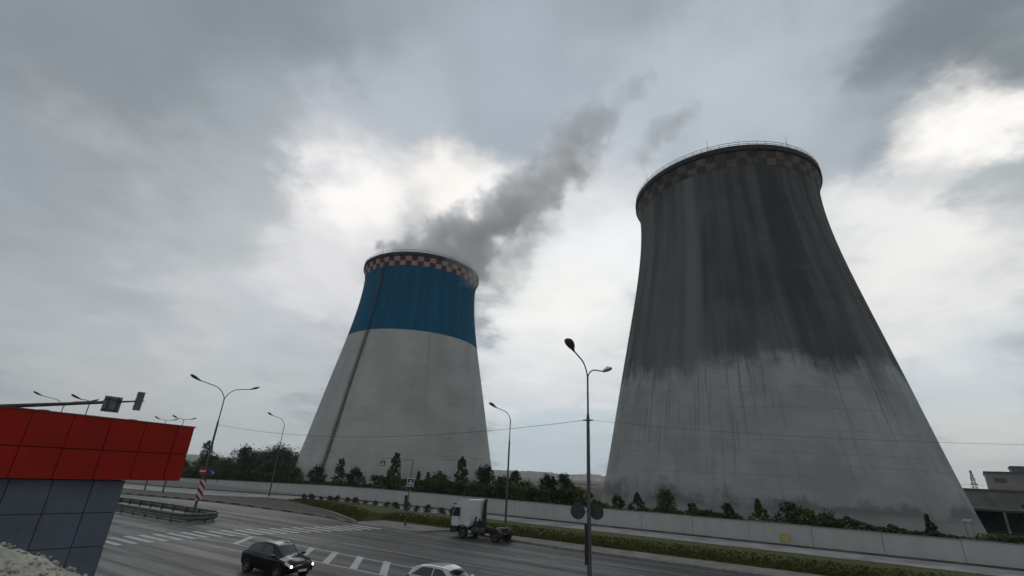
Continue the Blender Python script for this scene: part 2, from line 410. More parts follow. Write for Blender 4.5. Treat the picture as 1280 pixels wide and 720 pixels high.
o_t = sheet('turf', gl, lambda u: [glo(u) + (56.2 - glo(u))*q for q in (0, .06, .12, .18, .24, .3, .45, .6, .8, 1.)], 0, M['turf'], edge=.3)
for v_ in o_t.data.vertices: v_.co.z += bank(v_.co.x, v_.co.y)
sheet('apron', lin(-330, 120, 6), lambda u: (56.2 if u > -76 else max(51.2, 56.2 - (-76 - u) * .25), 63.9), .10, M['apron'], edge=.3)
def lowline(u): return ip([(-43.2, 40.2), (-47.7, 41.9), (-53.4, 42.4), (-61, 42.6), (-66, 43.2), (-80, 43.6), (-110, 44), (-330, 44)], u)
sheet('verge', [-330, -200, -140, -104, -93, -83, -76, -70, -66, -64, -61, -58.4, -56, -53, -50, -48.6, -46, -44.5, -43.2], lambda u: (lowline(u) + .2, ip(corner, u)), .09, M['soil'], edge=.3)
def kerb(name, path, z, h, w, m, alt=None):
    b = MB()
    pts = [Vector((u, v, 0)) for u, v in path]; d = []
    out = []
    for a, c in zip(pts, pts[1:]):
        L = (c - a).length; k = max(1, int(L / 1.0)) if L < 80 else int(L / 3)
        for i in range(k): out.append((a.lerp(c, i / k), a.lerp(c, (i + .975) / k)))
    for i, (a, c) in enumerate(out):
        n = Vector((-(c - a).y, (c - a).x, 0)).normalized() * w / 2
        za, zc = gz(a.x) + z, gz(c.x) + z
        q = [a - n, c - n, c + n, a + n]; zz = [za, zc, zc, za]
        lo = [Vector((p.x, p.y, t - .2)) for p, t in zip(q, zz)]; hi = [Vector((p.x, p.y, t + h)) for p, t in zip(q, zz)]
        b.add(lo + hi, [(4, 5, 6, 7), (0, 1, 5, 4), (1, 2, 6, 5), (2, 3, 7, 6), (3, 0, 4, 7)], (i // 2) % 2 if alt else 0)
    o = b.build(name, [m, alt] if alt else m); o.rotation_euler.z = ROT; return tag(o, kind='structure')
kerb('kerb', [(u, v + .08) for u, v in bay], 0, .15, .2, M['kerb'])
kerb('kerb', corner, 0, .2, .22, M['kerb'])
kerb('kerb', [(u, lowline(u)) for u in (-44.0, -47.7, -53.4, -61, -66, -80, -110, -330)], 0, .15, .2, M['kerb'], M['dark_steel'])
# median with its kerb
med = [(-330, 27.3), (-52.2, 27.3)] + [(-52.2 + 1.6*math.sin(a), 28.9 - 1.6*math.cos(a)) for a in [PI*i/8 for i in range(1, 8)]] + [(-52.2, 30.5), (-330, 30.5)]
kerb('kerb', med, 0, .16, .2, M['kerb'])
sheet('median', [-330, -200, -140, -110, -95, -85, -78, -70, -60, -52.2], [27.4, 30.4], .12, M['soil'])

# painted markings
def strip_poly(b, quad, z=.006):
    inv = Matrix.Rotation(-ROT, 4, 'Z')
    b.quad(*[Vector((u, v, gz(u) + z)) for u, v in quad])
def stripline(b, path, w, z=.006):
    for (u0, v0), (u1, v1) in zip(path, path[1:]):
        n = Vector((-(v1 - v0), u1 - u0)).normalized() * w / 2
        strip_poly(b, [(u0 - n.x, v0 - n.y), (u1 - n.x, v1 - n.y), (u1 + n.x, v1 + n.y), (u0 + n.x, v0 + n.y)], z)
def paintobj(name, b, m='paint'):
    o = b.build(name, M[m]); o.rotation_euler.z = ROT; return tag(o, kind='structure')
b = MB()
for i in range(28):
    v = 13.3 + i * 1.0
    if 39.9 < v: break
    c = -43.3 + max(0, v - 25) * .27; L = 2.0
    strip_poly(b, [(c - L, v - .22), (c + L, v - .22), (c + L, v + .22), (c - L, v + .22)])
paintobj('zebra_crossing', b)
b = MB()
stripline(b, [(-41.8, 23.75), (-37.3, 24.1), (-33, 23.9), (20, 23.7), (60, 23.7)], .16)
stripline(b, [(-39.9, 27.3), (-34, 27.0), (-22, 26.75), (20, 26.6), (60, 26.6)], .16)
k = 0
while k < 26:
    u0 = -40.2 + 2.5 * k; k += 1
    strip_poly(b, [(u0, 27.15), (u0 + .62, 27.15), (u0 + 3.35, 23.95), (u0 + 2.73, 23.95)], .009)
paintobj('hatched_island', b)
b = MB()
stripline(b, [(-36, 39.45), (-30.3, 38.95), (-22, 38.45), (-11.5, 38.1), (20, 38.0), (80, 38)], .18)
stripline(b, [(-33, 30.4), (-21, 30.2), (-9, 30.1)], .14)
for u0, u1, v in [(-38.3, -36.1, 20.4), (-38.2, -36.1, 16.3), (-20.3, -18.7, 31.4), (-18.9, -16.0, 31.9), (-19.9, -16.2, 35.9), (-51.2, -49.3, 33.2), (-50.4, -48.6, 36.3), (-49.2, -47.4, 39.1), (-12.5, -9.5, 35.7), (-12, -9, 31.7), (-59, -57, 33.4), (-58, -56, 36.6), (-67, -65, 33.6), (-75, -73, 33.6), (-66, -64, 37), (-29, -26.5, 20.3), (-19, -16.5, 20.3)]:
    stripline(b, [(u0, v), (u1, v)], .15)
stripline(b, [(-51.4, 13), (-51.5, 25.6)], .3)
stripline(b, [(-44, 26.2), (-60, 26.4), (-90, 26.5)], .14)
paintobj('lane_markings', b, 'paint_worn')

# patches and covers let into the asphalt
b = MB()
for u, v, l, w_ in [(-30, 21.6, 6, 1.6), (-19, 33.4, 9, 1.4), (-36, 33, 5, 2), (-8, 36.6, 12, 1.3), (-46, 20, 7, 1.5), (-25, 28.6, 5, 1.1), (-55, 35, 8, 1.8)]:
    strip_poly(b, [(u, v), (u + l, v + .1), (u + l - .1, v + w_), (u + .1, v + w_)], .003)
o = b.build('road_patches', M['asphalt_dark']); o.rotation_euler.z = ROT; tag(o, kind='structure')
for lb, u, v in [('round iron manhole cover in the asphalt beyond the hatched island', -27, 32.6), ('round iron manhole cover in the asphalt before the zebra crossing', -36.2, 22.4), ('round iron manhole cover in the asphalt near the truck bay', -17.5, 37.1)]:
    b = MB(); b.disc((0, 0, 0), .36, (0, 0, 1), .02, 28, 0); b.disc((0, 0, .004), .27, (0, 0, 1), .024, 28, 0); o = b.build('manhole_cover', M['dark_steel']); o.location = WG(u, v, .0); tag(o, lb, 'manhole cover')
# grass blades: more than one could count
b = MB(); rnd = random.Random(5)
for i in range(26000):
    u = rnd.uniform(-72, 34); lo = glo(u)
    if lo > 55.5: continue
    long_ = rnd.random() < .72  # long blades added near the kerb so their self-shading darkens that edge
    v = lo + .1 + abs(rnd.gauss(0, 1.25)) if long_ else rnd.uniform(lo + .2, 56.15)
    if v > 56.15: continue
    h = rnd.uniform(.10, .26) * max(.25, 1 - (v - lo)/4.5) if long_ else rnd.uniform(.015, .04)
    a = rnd.uniform(0, PI); w = rnd.uniform(.05, .13)
    p = WG(u, v, bank(u, v) - .02); d = Vector((math.cos(a), math.sin(a), 0)) * w; t = Vector((rnd.uniform(-.08, .08), rnd.uniform(-.08, .08), h))
    b.add([p - d, p + d, p + d*.6 + t, p - d*.4 + t*1.1], [(0, 1, 2, 3)])
tag(b.build('grass', M['blade'], fix=False), 'yellow green mown grass on the strip between sidewalk and wall', kind='stuff')

# ------------------------------------------------------------------ perimeter wall
Wl = thing('perimeter_wall', 'long pale grey concrete wall running behind the grass strip', 'wall', W(0, 64, 0), ROT)
b = MB(); cap = MB(); uu = lin(-330, 66, 6)
for u0, u1 in zip(uu, uu[1:]):
    g0, g1 = gz(u0), gz(u1); jig = random.uniform(-.02, .03)
    for bb, y0, y1, z0, z1 in ((b, 0, .16, -.4, 2.14 + jig), (cap, -.05, .21, 2.14 + jig + .002, 2.22 + jig)):
        e = .015 if bb is b else .0
        lo = [(u0 + e, y0, g0 + z0), (u1 - e, y0, g1 + z0), (u1 - e, y1, g1 + z0), (u0 + e, y1, g0 + z0)]
        hi = [(x, y, (g0 if i in (0, 3) else g1) + z1) for i, (x, y, z) in enumerate(lo)]
        bb.add(lo + hi, [(0, 1, 2, 3), (4, 5, 6, 7), (0, 1, 5, 4), (1, 2, 6, 5), (2, 3, 7, 6), (3, 0, 4, 7)])
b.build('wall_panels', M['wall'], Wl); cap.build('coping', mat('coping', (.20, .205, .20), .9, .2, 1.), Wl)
b = MB()
for u0, u1 in zip(uu, uu[1:]):
    g0, g1 = gz(u0), gz(u1); b.add([(u0, -.32, g0 - .2), (u1, -.32, g1 - .2), (u1, -.01, g1 - .2), (u0, -.01, g0 - .2), (u0, -.32, g0 + .24), (u1, -.32, g1 + .24), (u1, -.01, g1 + .26), (u0, -.01, g0 + .26)], [(4, 5, 6, 7), (0, 1, 5, 4), (3, 0, 4, 7), (1, 2, 6, 5)])
b.build('footing', mat('dark_footing', (.075, .075, .075), .9, .45, .5), Wl)  # footing coloured darker than the wall panels above
def notice(label, u, w, z0, z1, m):
    o = MB(); o.box((0, 0, (z1 - z0)/2), (w, .03, z1 - z0), bev=.006)
    for q in (-1, 1):
        o.box((q*w*.4, -.018, (z1 - z0)*.5), (.03, .012, z1 - z0 - .06))
    ob = o.build('notice_board', m); ob.location = W(u, 63.97, z0); ob.rotation_euler.z = ROT; return tag(ob, label, 'notice')
notice('faded yellow notice board fixed low on the long concrete wall', -2.6, .95, .42, 1.28, mat('faded_yellow', (.36, .33, .12), .8, .15, 2))
notice('pale blank notice board fixed beside the yellow one on the wall', -1.85, .5, .48, 1.2, mat('pale_board', (.35, .34, .32), .8, .1, 2))

# ------------------------------------------------------------------ street lamps
def lamp_head(parent, p, direction, rise, far=False):
    d = Vector((direction[0], direction[1], 0)).normalized(); ax = (d + Vector((0, 0, rise))).normalized(); sd = Vector((-d.y, d.x, 0)); up = ax.cross(sd) * -1
    b = MB(); st = [(0, .07, .07), (.2, .10, .10), (.5, .23, .15), (.85, .29, .17), (1.1, .23, .13), (1.2, .09, .06)]
    n = 10; vs = []; fs = []
    for x, w, h in st:
        for k in range(n):
            a = 2*PI*k/n; zz = math.sin(a); vs.append(p + ax*x + sd*(w*math.cos(a)) + up*(h*zz if zz > 0 else h*.45*zz))
    for i in range(len(st)-1):
        for k in range(n): fs.append((i*n+k, i*n+(k+1) % n, (i+1)*n+(k+1) % n, (i+1)*n+k))
    b.add(vs, fs + [list(range(n)), list(range((len(st)-1)*n, len(st)*n))], 0, True)
    h = b.build('lamp_head', M['lamp_head'], parent)
    if not far:
        b = MB(); vs = []
        for x, w in [(.5, .17), (.72, .23), (.95, .23), (1.12, .14)]:
            vs += [p + ax*x + sd*w - up*.062, p + ax*x - sd*w - up*.062]
        b.add(vs + [p + ax*.82 - up*.18], [(0, 2, 8), (2, 4, 8), (4, 6, 8), (6, 7, 8), (7, 5, 8), (5, 3, 8), (3, 1, 8), (1, 0, 8)], 0, True)
        b.build('lamp_glass', M['lamp_glass'], h)
def bez(a, b_, c, n=9): return [a*(1-t)**2 + b_*2*t*(1-t) + c*t*t for t in [i/(n-1) for i in range(n)]]
def street_lamp(label, u, v, arms, neck=11.9, reach=2.6, rise=1.45, z0=None, group='street lamps along the road', far=False, thick=1.):
    z0 = gz(u) if z0 is None else z0
    T = thing('street_lamp', label, 'street lamp', W(u, v, z0), 0, group)
    b = MB(); b.tube([(0, 0, 0), (0, 0, .5), (0, 0, 9.2)], [.13*thick, .13*thick, .095*thick], 12)
    b.tube([(0, 0, 9.2), (0, 0, 9.6), (0, 0, neck)], [.105*thick, .06*thick, .055*thick], 10); b.tube([(0, 0, -.2), (0, 0, .06)], .24, 12); b.tube([(0, 0, .06), (0, 0, .5)], .16*thick, 12)
    b.box((0, -.14*thick, 1.1), (.12, .03, .4)); b.build('pole', M['steel'], T)
    for a, rc, rs in arms:
        d = Vector((CU*math.cos(a) + SU*math.sin(a), -SU*math.cos(a) + CU*math.sin(a), 0)); top = Vector((0, 0, neck - .15))
        p1 = top + Vector((0, 0, rs*.62)) + d*.12*rc; p2 = top + d*rc*.45 + Vector((0, 0, rs*.80)); p3 = top + d*rc + Vector((0, 0, rs))
        b = MB(); b.tube(bez(top, p1, p2) + [p3], .042*thick, 8); b.build('lamp_arm', M['steel'], T)
        lamp_head(T, p3, d, .42, far)
    return T
NE = -PI/2; FA = PI/2
street_lamp('tall double armed street lamp carrying two round sign backs over the hatched road', -10.8, 27.8, [(NE + .05, 2.5, 1.1), (FA - .08, 2.4, .85)])
l1 = street_lamp('double armed street lamp on the median with striped panel and round signs on its pole', -52.6, 28.9, [(NE - .1, 2.7, 1.5), (FA + .1, 2.7, 1.5)])
street_lamp('single armed street lamp standing at the pale wall near the curved kerb', -84.0, 58.6, [(NE - .1, 2.6, 1.5)], neck=12.6)
street_lamp('single armed street lamp rising from the grass just behind the white truck', -29.3, 50.1, [(NE - .35, 2.2, 1.2)])
G2 = 'far street lamps seen over the red fascia'
street_lamp('double armed street lamp seen through the traffic light mast over the red fascia', -94, 28.6, [(NE, 2.8, 1.3), (FA, 2.8, 1.3)], neck=12.4, group=G2, far=True)
street_lamp('slim street lamp with a small flat T head behind the mast arm', -77.5, 26, [(NE, 1.0, .2), (FA, 1.0, .2)], neck=12.0, group=G2, far=True)
street_lamp('small distant T headed lamp peeking over the red fascia near its corner', -103, 50, [(NE, 1.1, .25), (FA, 1.1, .25)], neck=13.2, group=G2, far=True)
street_lamp('small distant T headed lamp peeking over the red fascia, further from its corner', -112, 51, [(NE, 1.1, .25), (FA, 1.1, .25)], neck=13.4, group=G2, far=True)

# power cable carried by the lamps over the road
b = MB()
def sag(a, c, s, n=24): return [a.lerp(c, i/n) - Vector((0, 0, 4*s*(i/n)*(1 - i/n))) for i in range(n+1)]
P0 = W(-10.8, 27.8, 9.15); e = Vector((CU, -SU, 0)); b.tube(sag(P0 - e*.25, W(-52.6, 28.9, 9.1) + e*.15, 1.1), .013, 5); b.tube(sag(P0 + e*.25, W(31, 27.4, 9.1), 1.1), .006, 5)
for q in (-1, 1):
    b.tube([P0 + e*.1*q, P0 + e*.34*q], [.05, .03], 8)
tag(b.build('power_cable', M['dark_steel']), 'thin dark cable strung from lamp pole to lamp pole', 'cable')

# ------------------------------------------------------------------ signs on the poles
def stripemat():
    m, t, b = newmat('hazard_stripes'); X = t.sep(t.obj())
    f = t.math('FRACT', t.math('MULTIPLY', t.math('ADD', X[0], X[2]), 1.55)); k = t.ss(f, .49, .51)
    t.val(b.inputs['Base Color'], t.mix(k, (.26, .012, .016), (.50, .47, .46))); b.inputs['Roughness'].default_value = .6; return m
M['stripes'] = stripemat()
def panel(label, u, v, z0, h, w, rz, off):
    T = thing('hazard_panel', label, 'hazard panel', W(u, v, z0) , rz)
    b = MB(); b.box((0, -off, h/2), (w - .03, .012, h - .03), bev=.003); b.build('striped_face', M['stripes'], T)
    b = MB(); b.box((0, -off + .022, h/2), (w, .018, h)); b.box((0, -off/2 + .02, h*.2), (.05, off, .05)); b.box((0, -off/2 + .02, h*.8), (.05, off, .05)); b.build('backing', M['sign_back'], T)
def facing(vec): return math.atan2(vec.y, vec.x) + PI/2       # local -y looks along vec
fu = facing(Vector((CU, -SU)))
fb = facing(Vector((-CU, SU)))
panel('red and white striped hazard panel on the median lamp pole', -52.6, 28.9, 1.8, 1.95, .62, fu, .2)
panel('tall dark backed hazard panel seen almost edge on below two round sign backs', -10.8, 27.8, 1.45, 2.05, .42, fb, .2)
def round_sign(label, pos, rz, r, front, draw=None, off=.0):
    T = thing('round_sign', label, 'road sign', pos, rz)
    b = MB(); b.disc((0, -.02, 0), r, (0, -1, 0), .03, 36, 0); b.disc((0, -.037, 0), r*.93, (0, -1, 0), .006, 36, 1); b.build('sign_plate', [M['sign_back'], front], T)
    if draw:
        b = MB(); draw(b, r); b.build('symbol', M['sign_white'], T)
    b = MB(); b.box((off/2, .03, 0), (abs(off) + .1, .04, .05)); b.build('bracket', M['sign_back'], T)
    return T
def bar(b, r): b.box((0, -.043, 0), (r*1.35, .006, r*.34))
def arrow(b, r):
    Mx = Matrix.Rotation(-PI*.25, 4, 'Y')
    for c, d in (((0, 0, .0), (.12*r, .006, 1.1*r)), ((-.17*r, 0, -.40*r), (.45*r, .006, .12*r)), ((.17*r, 0, -.40*r), (.45*r, .006, .12*r))):
        if c[0]:
            q = Mx @ Matrix.Translation(Vector(c)) @ Matrix.Rotation(math.copysign(PI/4, -c[0])*1., 4, 'Y')
        else: q = Mx @ Matrix.Translation(Vector(c))
        b.box((0, -.043, 0), d, M=q)
eu = Vector((CU, -SU, 0)); evv = Vector((SU, CU, 0))
p = W(-52.6, 28.9, 0)
round_sign('round red no entry sign with a white bar on the median lamp pole', p + eu*.18 - evv*.32 + Vector((0, 0, 4.55)), fu, .42, M['sign_red'], bar, .35)
round_sign('round blue sign with a white diagonal arrow on the median lamp pole', p + eu*.18 + evv*.62 + Vector((0, 0, 4.5)), fu, .42, M['sign_blue'], arrow, -.6)
p = W(-10.8, 27.8, 0); f2 = facing(Vector((.25, 1)))
round_sign('dark grey round sign back on the double lamp pole, on the truck side', p + Vector((-.62, .1, 4.1)), f2, .42, M['sign_white'], None, -.6)
round_sign('dark grey round sign back on the double lamp pole, on the sooty tower side', p + Vector((.46, .12, 4.1)), f2, .40, M['sign_white'], None, .5)

# pedestrian crossing post
X0 = W(-37.9, 43.4, .03)
T = thing('sign_post', 'slim grey crossing post with a thin arm standing at the grass edge', 'post', X0, ROT)
b = MB(); b.tube([(0, 0, 0), (0, 0, 6.7)], [.06, .045], 10); b.tube([(0, 0, 0), (0, 0, .25)], .11, 10); b.build('post', M['steel'], T)
b = MB(); b.tube([(0, 0, 6.62), (-1.0, -1.4, 6.72), (-1.9, -2.7, 6.72)], .022, 8); b.build('arm', M['steel'], T)
def crossing_sign(label, pos, rz, s, border=None, hang=0):
    T = thing('crossing_sign', label, 'road sign', pos, rz)
    b = MB(); h = s
    b.box((0, 0, 0), (s, .025, s*1.12 if border else s), mat=0, bev=.005); b.build('sign_plate', [border or M['sign_white']], T)
    b = MB(); b.box((0, -.017, 0), (s*.84, .01, s*.9 if border else s*.84)); f = b.build('blue_field', M['sign_blue'], T)
    b = MB(); k = s*.36; b.add([(-k, -.024, -k*.85), (k, -.024, -k*.85), (0, -.024, k*.95)], [(0, 1, 2)]); b.build('white_triangle', M['sign_white'], T, fix=False)
    b = MB(); q = s*.12
    b.disc((q*.1, -.03, q*.75), q*.3, (0, -1, 0), .008, 12)
    for c, d, r in (((0, 0, -.1*q), (.34*q, .006, 1.15*q), .1), ((.3*q, 0, -1.2*q), (.26*q, .006, 1.3*q), -.45), ((-.35*q, 0, -1.2*q), (.26*q, .006, 1.3*q), .5), ((.42*q, 0, .05*q), (.2*q, .006, .9*q), -.8), ((-.38*q, 0, .02*q), (.2*q, .006, .9*q), .8)):
        b.box((c[0], -.03, c[2]), d, M=Matrix.Rotation(r, 4, 'Y'))
    b.build('walking_figure', M['black'], T)
    b = MB(); b.tube([(0, .02, -s*.5), (0, .02, s*.5 + hang)], .025, 6); b.build('bracket', M['steel'], T)
fc = facing(Vector((.30, -1)))
crossing_sign('white bordered pedestrian crossing sign on the slim post above the small traffic light', X0 + Vector((.06, -.1, 4.35)), fc, .78, mat('sign_border', (.55, .56, .48), .5, .06, 6))
crossing_sign('small blue crossing sign hanging over the zebra from the thin arm', X0 + W(-1.9, -2.7, 6.16), fc, .66, None, .3)
def signal(label, pos, rz, w, h, mats, lens=True, back=False):
    T = thing('traffic_light', label, 'traffic light', pos, rz)
    b = MB(); b.box((0, 0, 0), (w, w*.55, h), bev=w*.06); b.build('housing', mats, T)
    for i in range(3 if lens else 0):
        zc = h*(.32 - .32*i); b = MB(); b.disc((0, -w*.30, zc), w*.36, (0, -1, 0), .04, 20); b.build('lens', M['glass'], T)
        b = MB(); n = 12; vs = []
        for j in range(n + 1):
            a = PI*j/n; vs += [(w*.4*math.cos(a), -w*.28, zc + w*.4*math.sin(a)), (w*.4*math.cos(a), -w*.70, zc + w*.4*math.sin(a))]
        b.add(vs, [(2*j, 2*j+1, 2*j+3, 2*j+2) for j in range(n)], 0, True); b.build('visor', mats, T)
    return T
signal('small dark pedestrian traffic light on the slim crossing post', X0 + Vector((-.22, -.05, 2.55)), facing(Vector((-SU, -CU))), .3, .95, M['dark_steel'])
# mast arm with signal and sign seen from behind, over the near lanes
pt = W(-33.3, 13.7, 8.85); pl = W(-36.7, 3.4, 6.95)
T = thing('traffic_mast', 'long tapering traffic mast arm reaching out over the red fascia', 'mast', W(-36.7, 3.4, 0), 0)
b = MB(); b.tube([(0, 0, 0), (0, 0, 7.4)], [.2, .14], 12); b.tube([(0, 0, 0), (0, 0, .1)], .35, 12); b.build('pole', M['dark_steel'], T)
b = MB(); q = pt - pl; b.tube([Vector((0, 0, 6.95)), Vector((0, 0, 6.95)) + q*.6, Vector((0, 0, 6.95)) + q*.84, Vector((0, 0, 6.95)) + q], [.13, .10, .075, .03], 10); b.build('arm', M['dark_steel'], T)
ff = facing(Vector((-CU, SU)))
def onarm(f): return pl + q*f
sb = thing('lane_sign', 'grey back of a rectangular lane sign on the traffic mast arm', 'road sign', onarm(.865) + eu*.1 + Vector((0, 0, -.12)), ff)
b = MB(); b.box((0, 0, 0), (.86, .03, .86), bev=.008); b.build('sign_plate', mat('sign_back_pale', (.13, .14, .14), .6, .15, 3), sb)
b = MB()
for z in (-.3, .25): b.box((0, .035, z), (.8, .04, .06))
for x in (-.25, .2): b.box((x, .05, 0), (.06, .05, .8))
b.build('bracket', M['dark_steel'], sb)
signal('grey traffic light at the tip of the mast arm, seen from behind', onarm(.975) + eu*.05 + Vector((0, 0, 0)), ff, .34, 1.05, mat('signal_grey', (.10, .11, .11), .55, .15, 4))

# ------------------------------------------------------------------ guard rail round the median
G = thing('guard_rail', 'steel guard rail running round the end of the road median', 'guard rail', (0, 0, 0), ROT)
path = [(u, 26.9) for u in lin(-230, -52.4, 4)] + [(-52.4 + 2.0*math.sin(a), 28.9 - 2.0*math.cos(a)) for a in [PI*i/14 for i in range(1, 14)]] + [(u, 30.9) for u in lin(-52.4, -230, 4)]
b = MB(); sec = [(.0, .27), (.05, .32), (.05, .48), (-.01, .55), (.05, .64), (.05, .76), (.0, .82)]
vs = []; fs = []
for i, (u, v) in enumerate(path):
    a = Vector(path[max(0, i-1)]); c = Vector(path[min(len(path)-1, i+1)]); t = (c - a).normalized(); n = Vector((t.y, -t.x))
    for o, z in sec: vs.append((u + n.x*o, v + n.y*o, gz(u) + z))
L = len(sec)
for i in range(len(path)-1):
    for j in range(L-1): fs.append((i*L+j, (i+1)*L+j, (i+1)*L+j+1, i*L+j+1))
b.add(vs, fs, 0, False); bm_ = b.build('beam', mat('guard_rail_steel', (.10, .10, .10), .5, .3, 1.2, .3), G, fix=False)
md = bm_.modifiers.new('thick', 'SOLIDIFY'); md.thickness = .012
b = MB(); b.tube([(u, v, gz(u) + .835) for u, v in path], .022, 6); b.build('top_rail', mat('bright_steel', (.42, .43, .43), .45, .15, 2, .2), G)
for u, v in [(u, v) for v in (27.0, 30.8) for u in lin(-120, -52.7, 2.5)] + [(-51.0, 27.9), (-50.5, 29.0), (-51.1, 30.1)]:
    b = MB(); b.box((u, v, gz(u) + .36), (.09, .12, .84)); b.build('rail_post', M['dark_steel'], G)

# ------------------------------------------------------------------ truck tractor
def truck():
    T = thing('truck_tractor', 'white cab over truck tractor without trailer, parked in the roadside bay', 'truck', W(-28.45, 41.85, .002), math.atan2(SU, -CU))
    # x forward, front axle at 0, +y the side towards the road
    b = MB()
    side = [(1.36, .95), (1.42, 1.25), (1.36, 1.75), (1.08, 2.72), (.86, 2.92), (-.60, 2.94), (-.72, 2.9), (-.74, 1.12), (-.62, 1.12), (-.58, .95), (.62, .95)]
    n = len(side); ys = [(-1.22, .93), (-1.12, 1.), (1.12, 1.), (1.22, .93)]
    vs = []; cx, cz = .25, 1.9
    for y, k in ys: vs += [(cx + (x-cx)*k, y, cz + (z-cz)*(k if k == 1 else .96)) for x, z in side]
    fs = [list(range(n)), list(range(3*n, 4*n))[::-1]] + [(r*n+i, r*n+(i+1) % n, (r+1)*n+(i+1) % n, (r+1)*n+i) for r in range(3) for i in range(n)]
    b.add(vs, fs); cab = b.build('cab', M['truck_white'], T)
    b = MB(); b.prism([(.98, 2.72), (.78, 3.05), (.40, 3.26), (-.42, 3.32), (-.72, 3.28), (-.72, 2.7)], -1.19, 1.19); b.build('roof_fairing', M['truck_white'], T)
    b = MB(); b.prism([(1.42, .42), (1.46, .98), (.66, .96), (.62, .74), (.60, .50), (1.2, .40)], -1.2, 1.2); b.build('bumper', M['truck_dark'], T)
    b = MB(); b.quad((1.40, -1.0, 1.85), (1.40, 1.0, 1.85), (1.13, .95, 2.66), (1.13, -.95, 2.66)); w = b.build('windscreen', M['glass'], T, fix=False); sdm = w.modifiers.new('t', 'SOLIDIFY'); sdm.thickness = .03; sdm.offset = 1
    for s in (-1, 1):
        b = MB(); b.prism([(1.22, 1.80), (1.0, 2.58), (.38, 2.58), (.38, 1.80)], s*1.195, s*1.232); b.build('side_window', M['glass'], T)
        b = MB(); b.prism([(.30, .99), (.30, 2.7), (.325, 2.7), (.325, .99)], s*1.2, s*1.226); b.build('door_seam', M['truck_dark'], T)
        b = MB(); b.box((.42, s*1.24, 1.62), (.2, .03, .06)); b.build('door_handle', M['truck_dark'], T)
        b = MB(); b.box((1.3, s*1.42, 2.1), (.1, .18, .62), bev=.03); b.tube([(1.15, s*1.18, 2.45), (1.3, s*1.42, 2.45)], .025, 6); b.build('mirror', M['truck_dark'], T)
        b = MB(); b.box((1.45, s*.92, .68), (.05, .34, .2), bev=.02); b.build('headlight', M['ghost'], T)
        b = MB(); b.box((1.0, s*1.16, 2.86), (.5, .1, .08)); b.build('sun_visor', M['truck_dark'], T)
    b = MB(); b.prism([(.72, .72), (.5, 1.02), (0, 1.16), (-.5, 1.02), (-.7, .72), (-.62, .7), (-.42, .94), (0, 1.05), (.42, .94), (.62, .7)], .98, 1.235); b.prism([(.72, .72), (.5, 1.02), (0, 1.16), (-.5, 1.02), (-.7, .72), (-.62, .7), (-.42, .94), (0, 1.05), (.42, .94), (.62, .7)], -1.235, -.98); b.build('front_mudguard', M['truck_dark'], T)
    b = MB(); b.box((-1.95, .42, .82), (5.0, .09, .26)); b.box((-1.95, -.42, .82), (5.0, .09, .26))
    for x in (-1.2, -2.6, -4.3): b.box((x, 0, .82), (.12, .8, .2))
    b.box((-4.42, 0, .72), (.14, 2.1, .16)); b.build('chassis', M['truck_dark'], T)
    b = MB(); b.tube([(-1.0, .92, .72), (-2.3, .92, .72)], .30, 20); b.box((-1.3, .92, .72), (.06, .64, .64)); b.box((-2.0, .92, .72), (.06, .64, .64)); b.build('fuel_tank', M['truck_grey'], T)
    b = MB(); b.box((-1.55, -.92, .7), (1.0, .6, .55), bev=.03); b.build('battery_box', M['truck_dark'], T)
    b = MB(); b.box((-1.15, .5, 1.2), (.3, .7, .6), bev=.06); b.box((-1.2, -.2, 1.2), (.4, .7, .6), bev=.06); b.tube([(-1.1, .8, 1.0), (-1.15, .85, 1.5), (-1.1, .6, 1.85)], .1, 10); b.tube([(-1.25, .2, 1.1), (-1.3, .3, 1.7)], .07, 8); b.build('air_hoses', M['truck_dark'], T)
    b = MB(); b.tube([(-1.0, -.98, .95), (-1.0, -.98, 3.05), (-1.05, -.98, 3.2), (-1.18, -.98, 3.3)], [.17, .17, .13, .12], 14); b.box((-1.0, -.98, 1.6), (.34, .36, 1.2), bev=.08); b.build('exhaust_stack', M['truck_dark'], T)
    b = MB(); b.disc((-3.55, 0, 1.08), .48, (0, 0, 1), .08, 24); b.box((-3.55, 0, .99), (.7, .9, .12)); b.build('fifth_wheel', M['truck_grey'], T)
    for s in (-1, 1):
        b = MB(); arc = [(.60*math.cos(a), .60*math.sin(a)) for a in [PI*i/10 for i in range(11)]]
        pol = [(-3.6 + x, .52 + z) for x, z in arc] + [(-3.6 + x*.94, .52 + z*.94) for x, z in arc[::-1]]
        b.prism(pol, s*.62, s*1.2); b.build('rear_mudguard', M['truck_grey'], T)
        b = MB(); b.box((-4.5, s*.9, .72), (.05, .36, .14), bev=.01); b.build('tail_light', M['tail'], T)
    def wheel(x, y, s, wid, dish):
        b = MB(); pr = [(.30, -wid/2), (.46, -wid/2), (.50, -wid/2 + .05), (.50, wid/2 - .05), (.46, wid/2), (.30, wid/2)]
        b.lathe(pr, 32, close=True); o = b.build('wheel', M['black'], T); o.location = (x, y, .5); o.rotation_euler = (-s*PI/2, 0, 0)
        b = MB(); b.lathe([(.30, wid/2 - .01), (.27, wid/2 - dish), (.12, wid/2 - dish + .02), (.11, wid/2 + .02 - dish*.3), (.0, wid/2 + .02 - dish*.3)], 24); b.build('rim', M['truck_grey'], o)
    for s in (-1, 1): wheel(0, s*1.05, s, .30, .08); wheel(-3.6, s*.92, s, .56, .16)
truck()

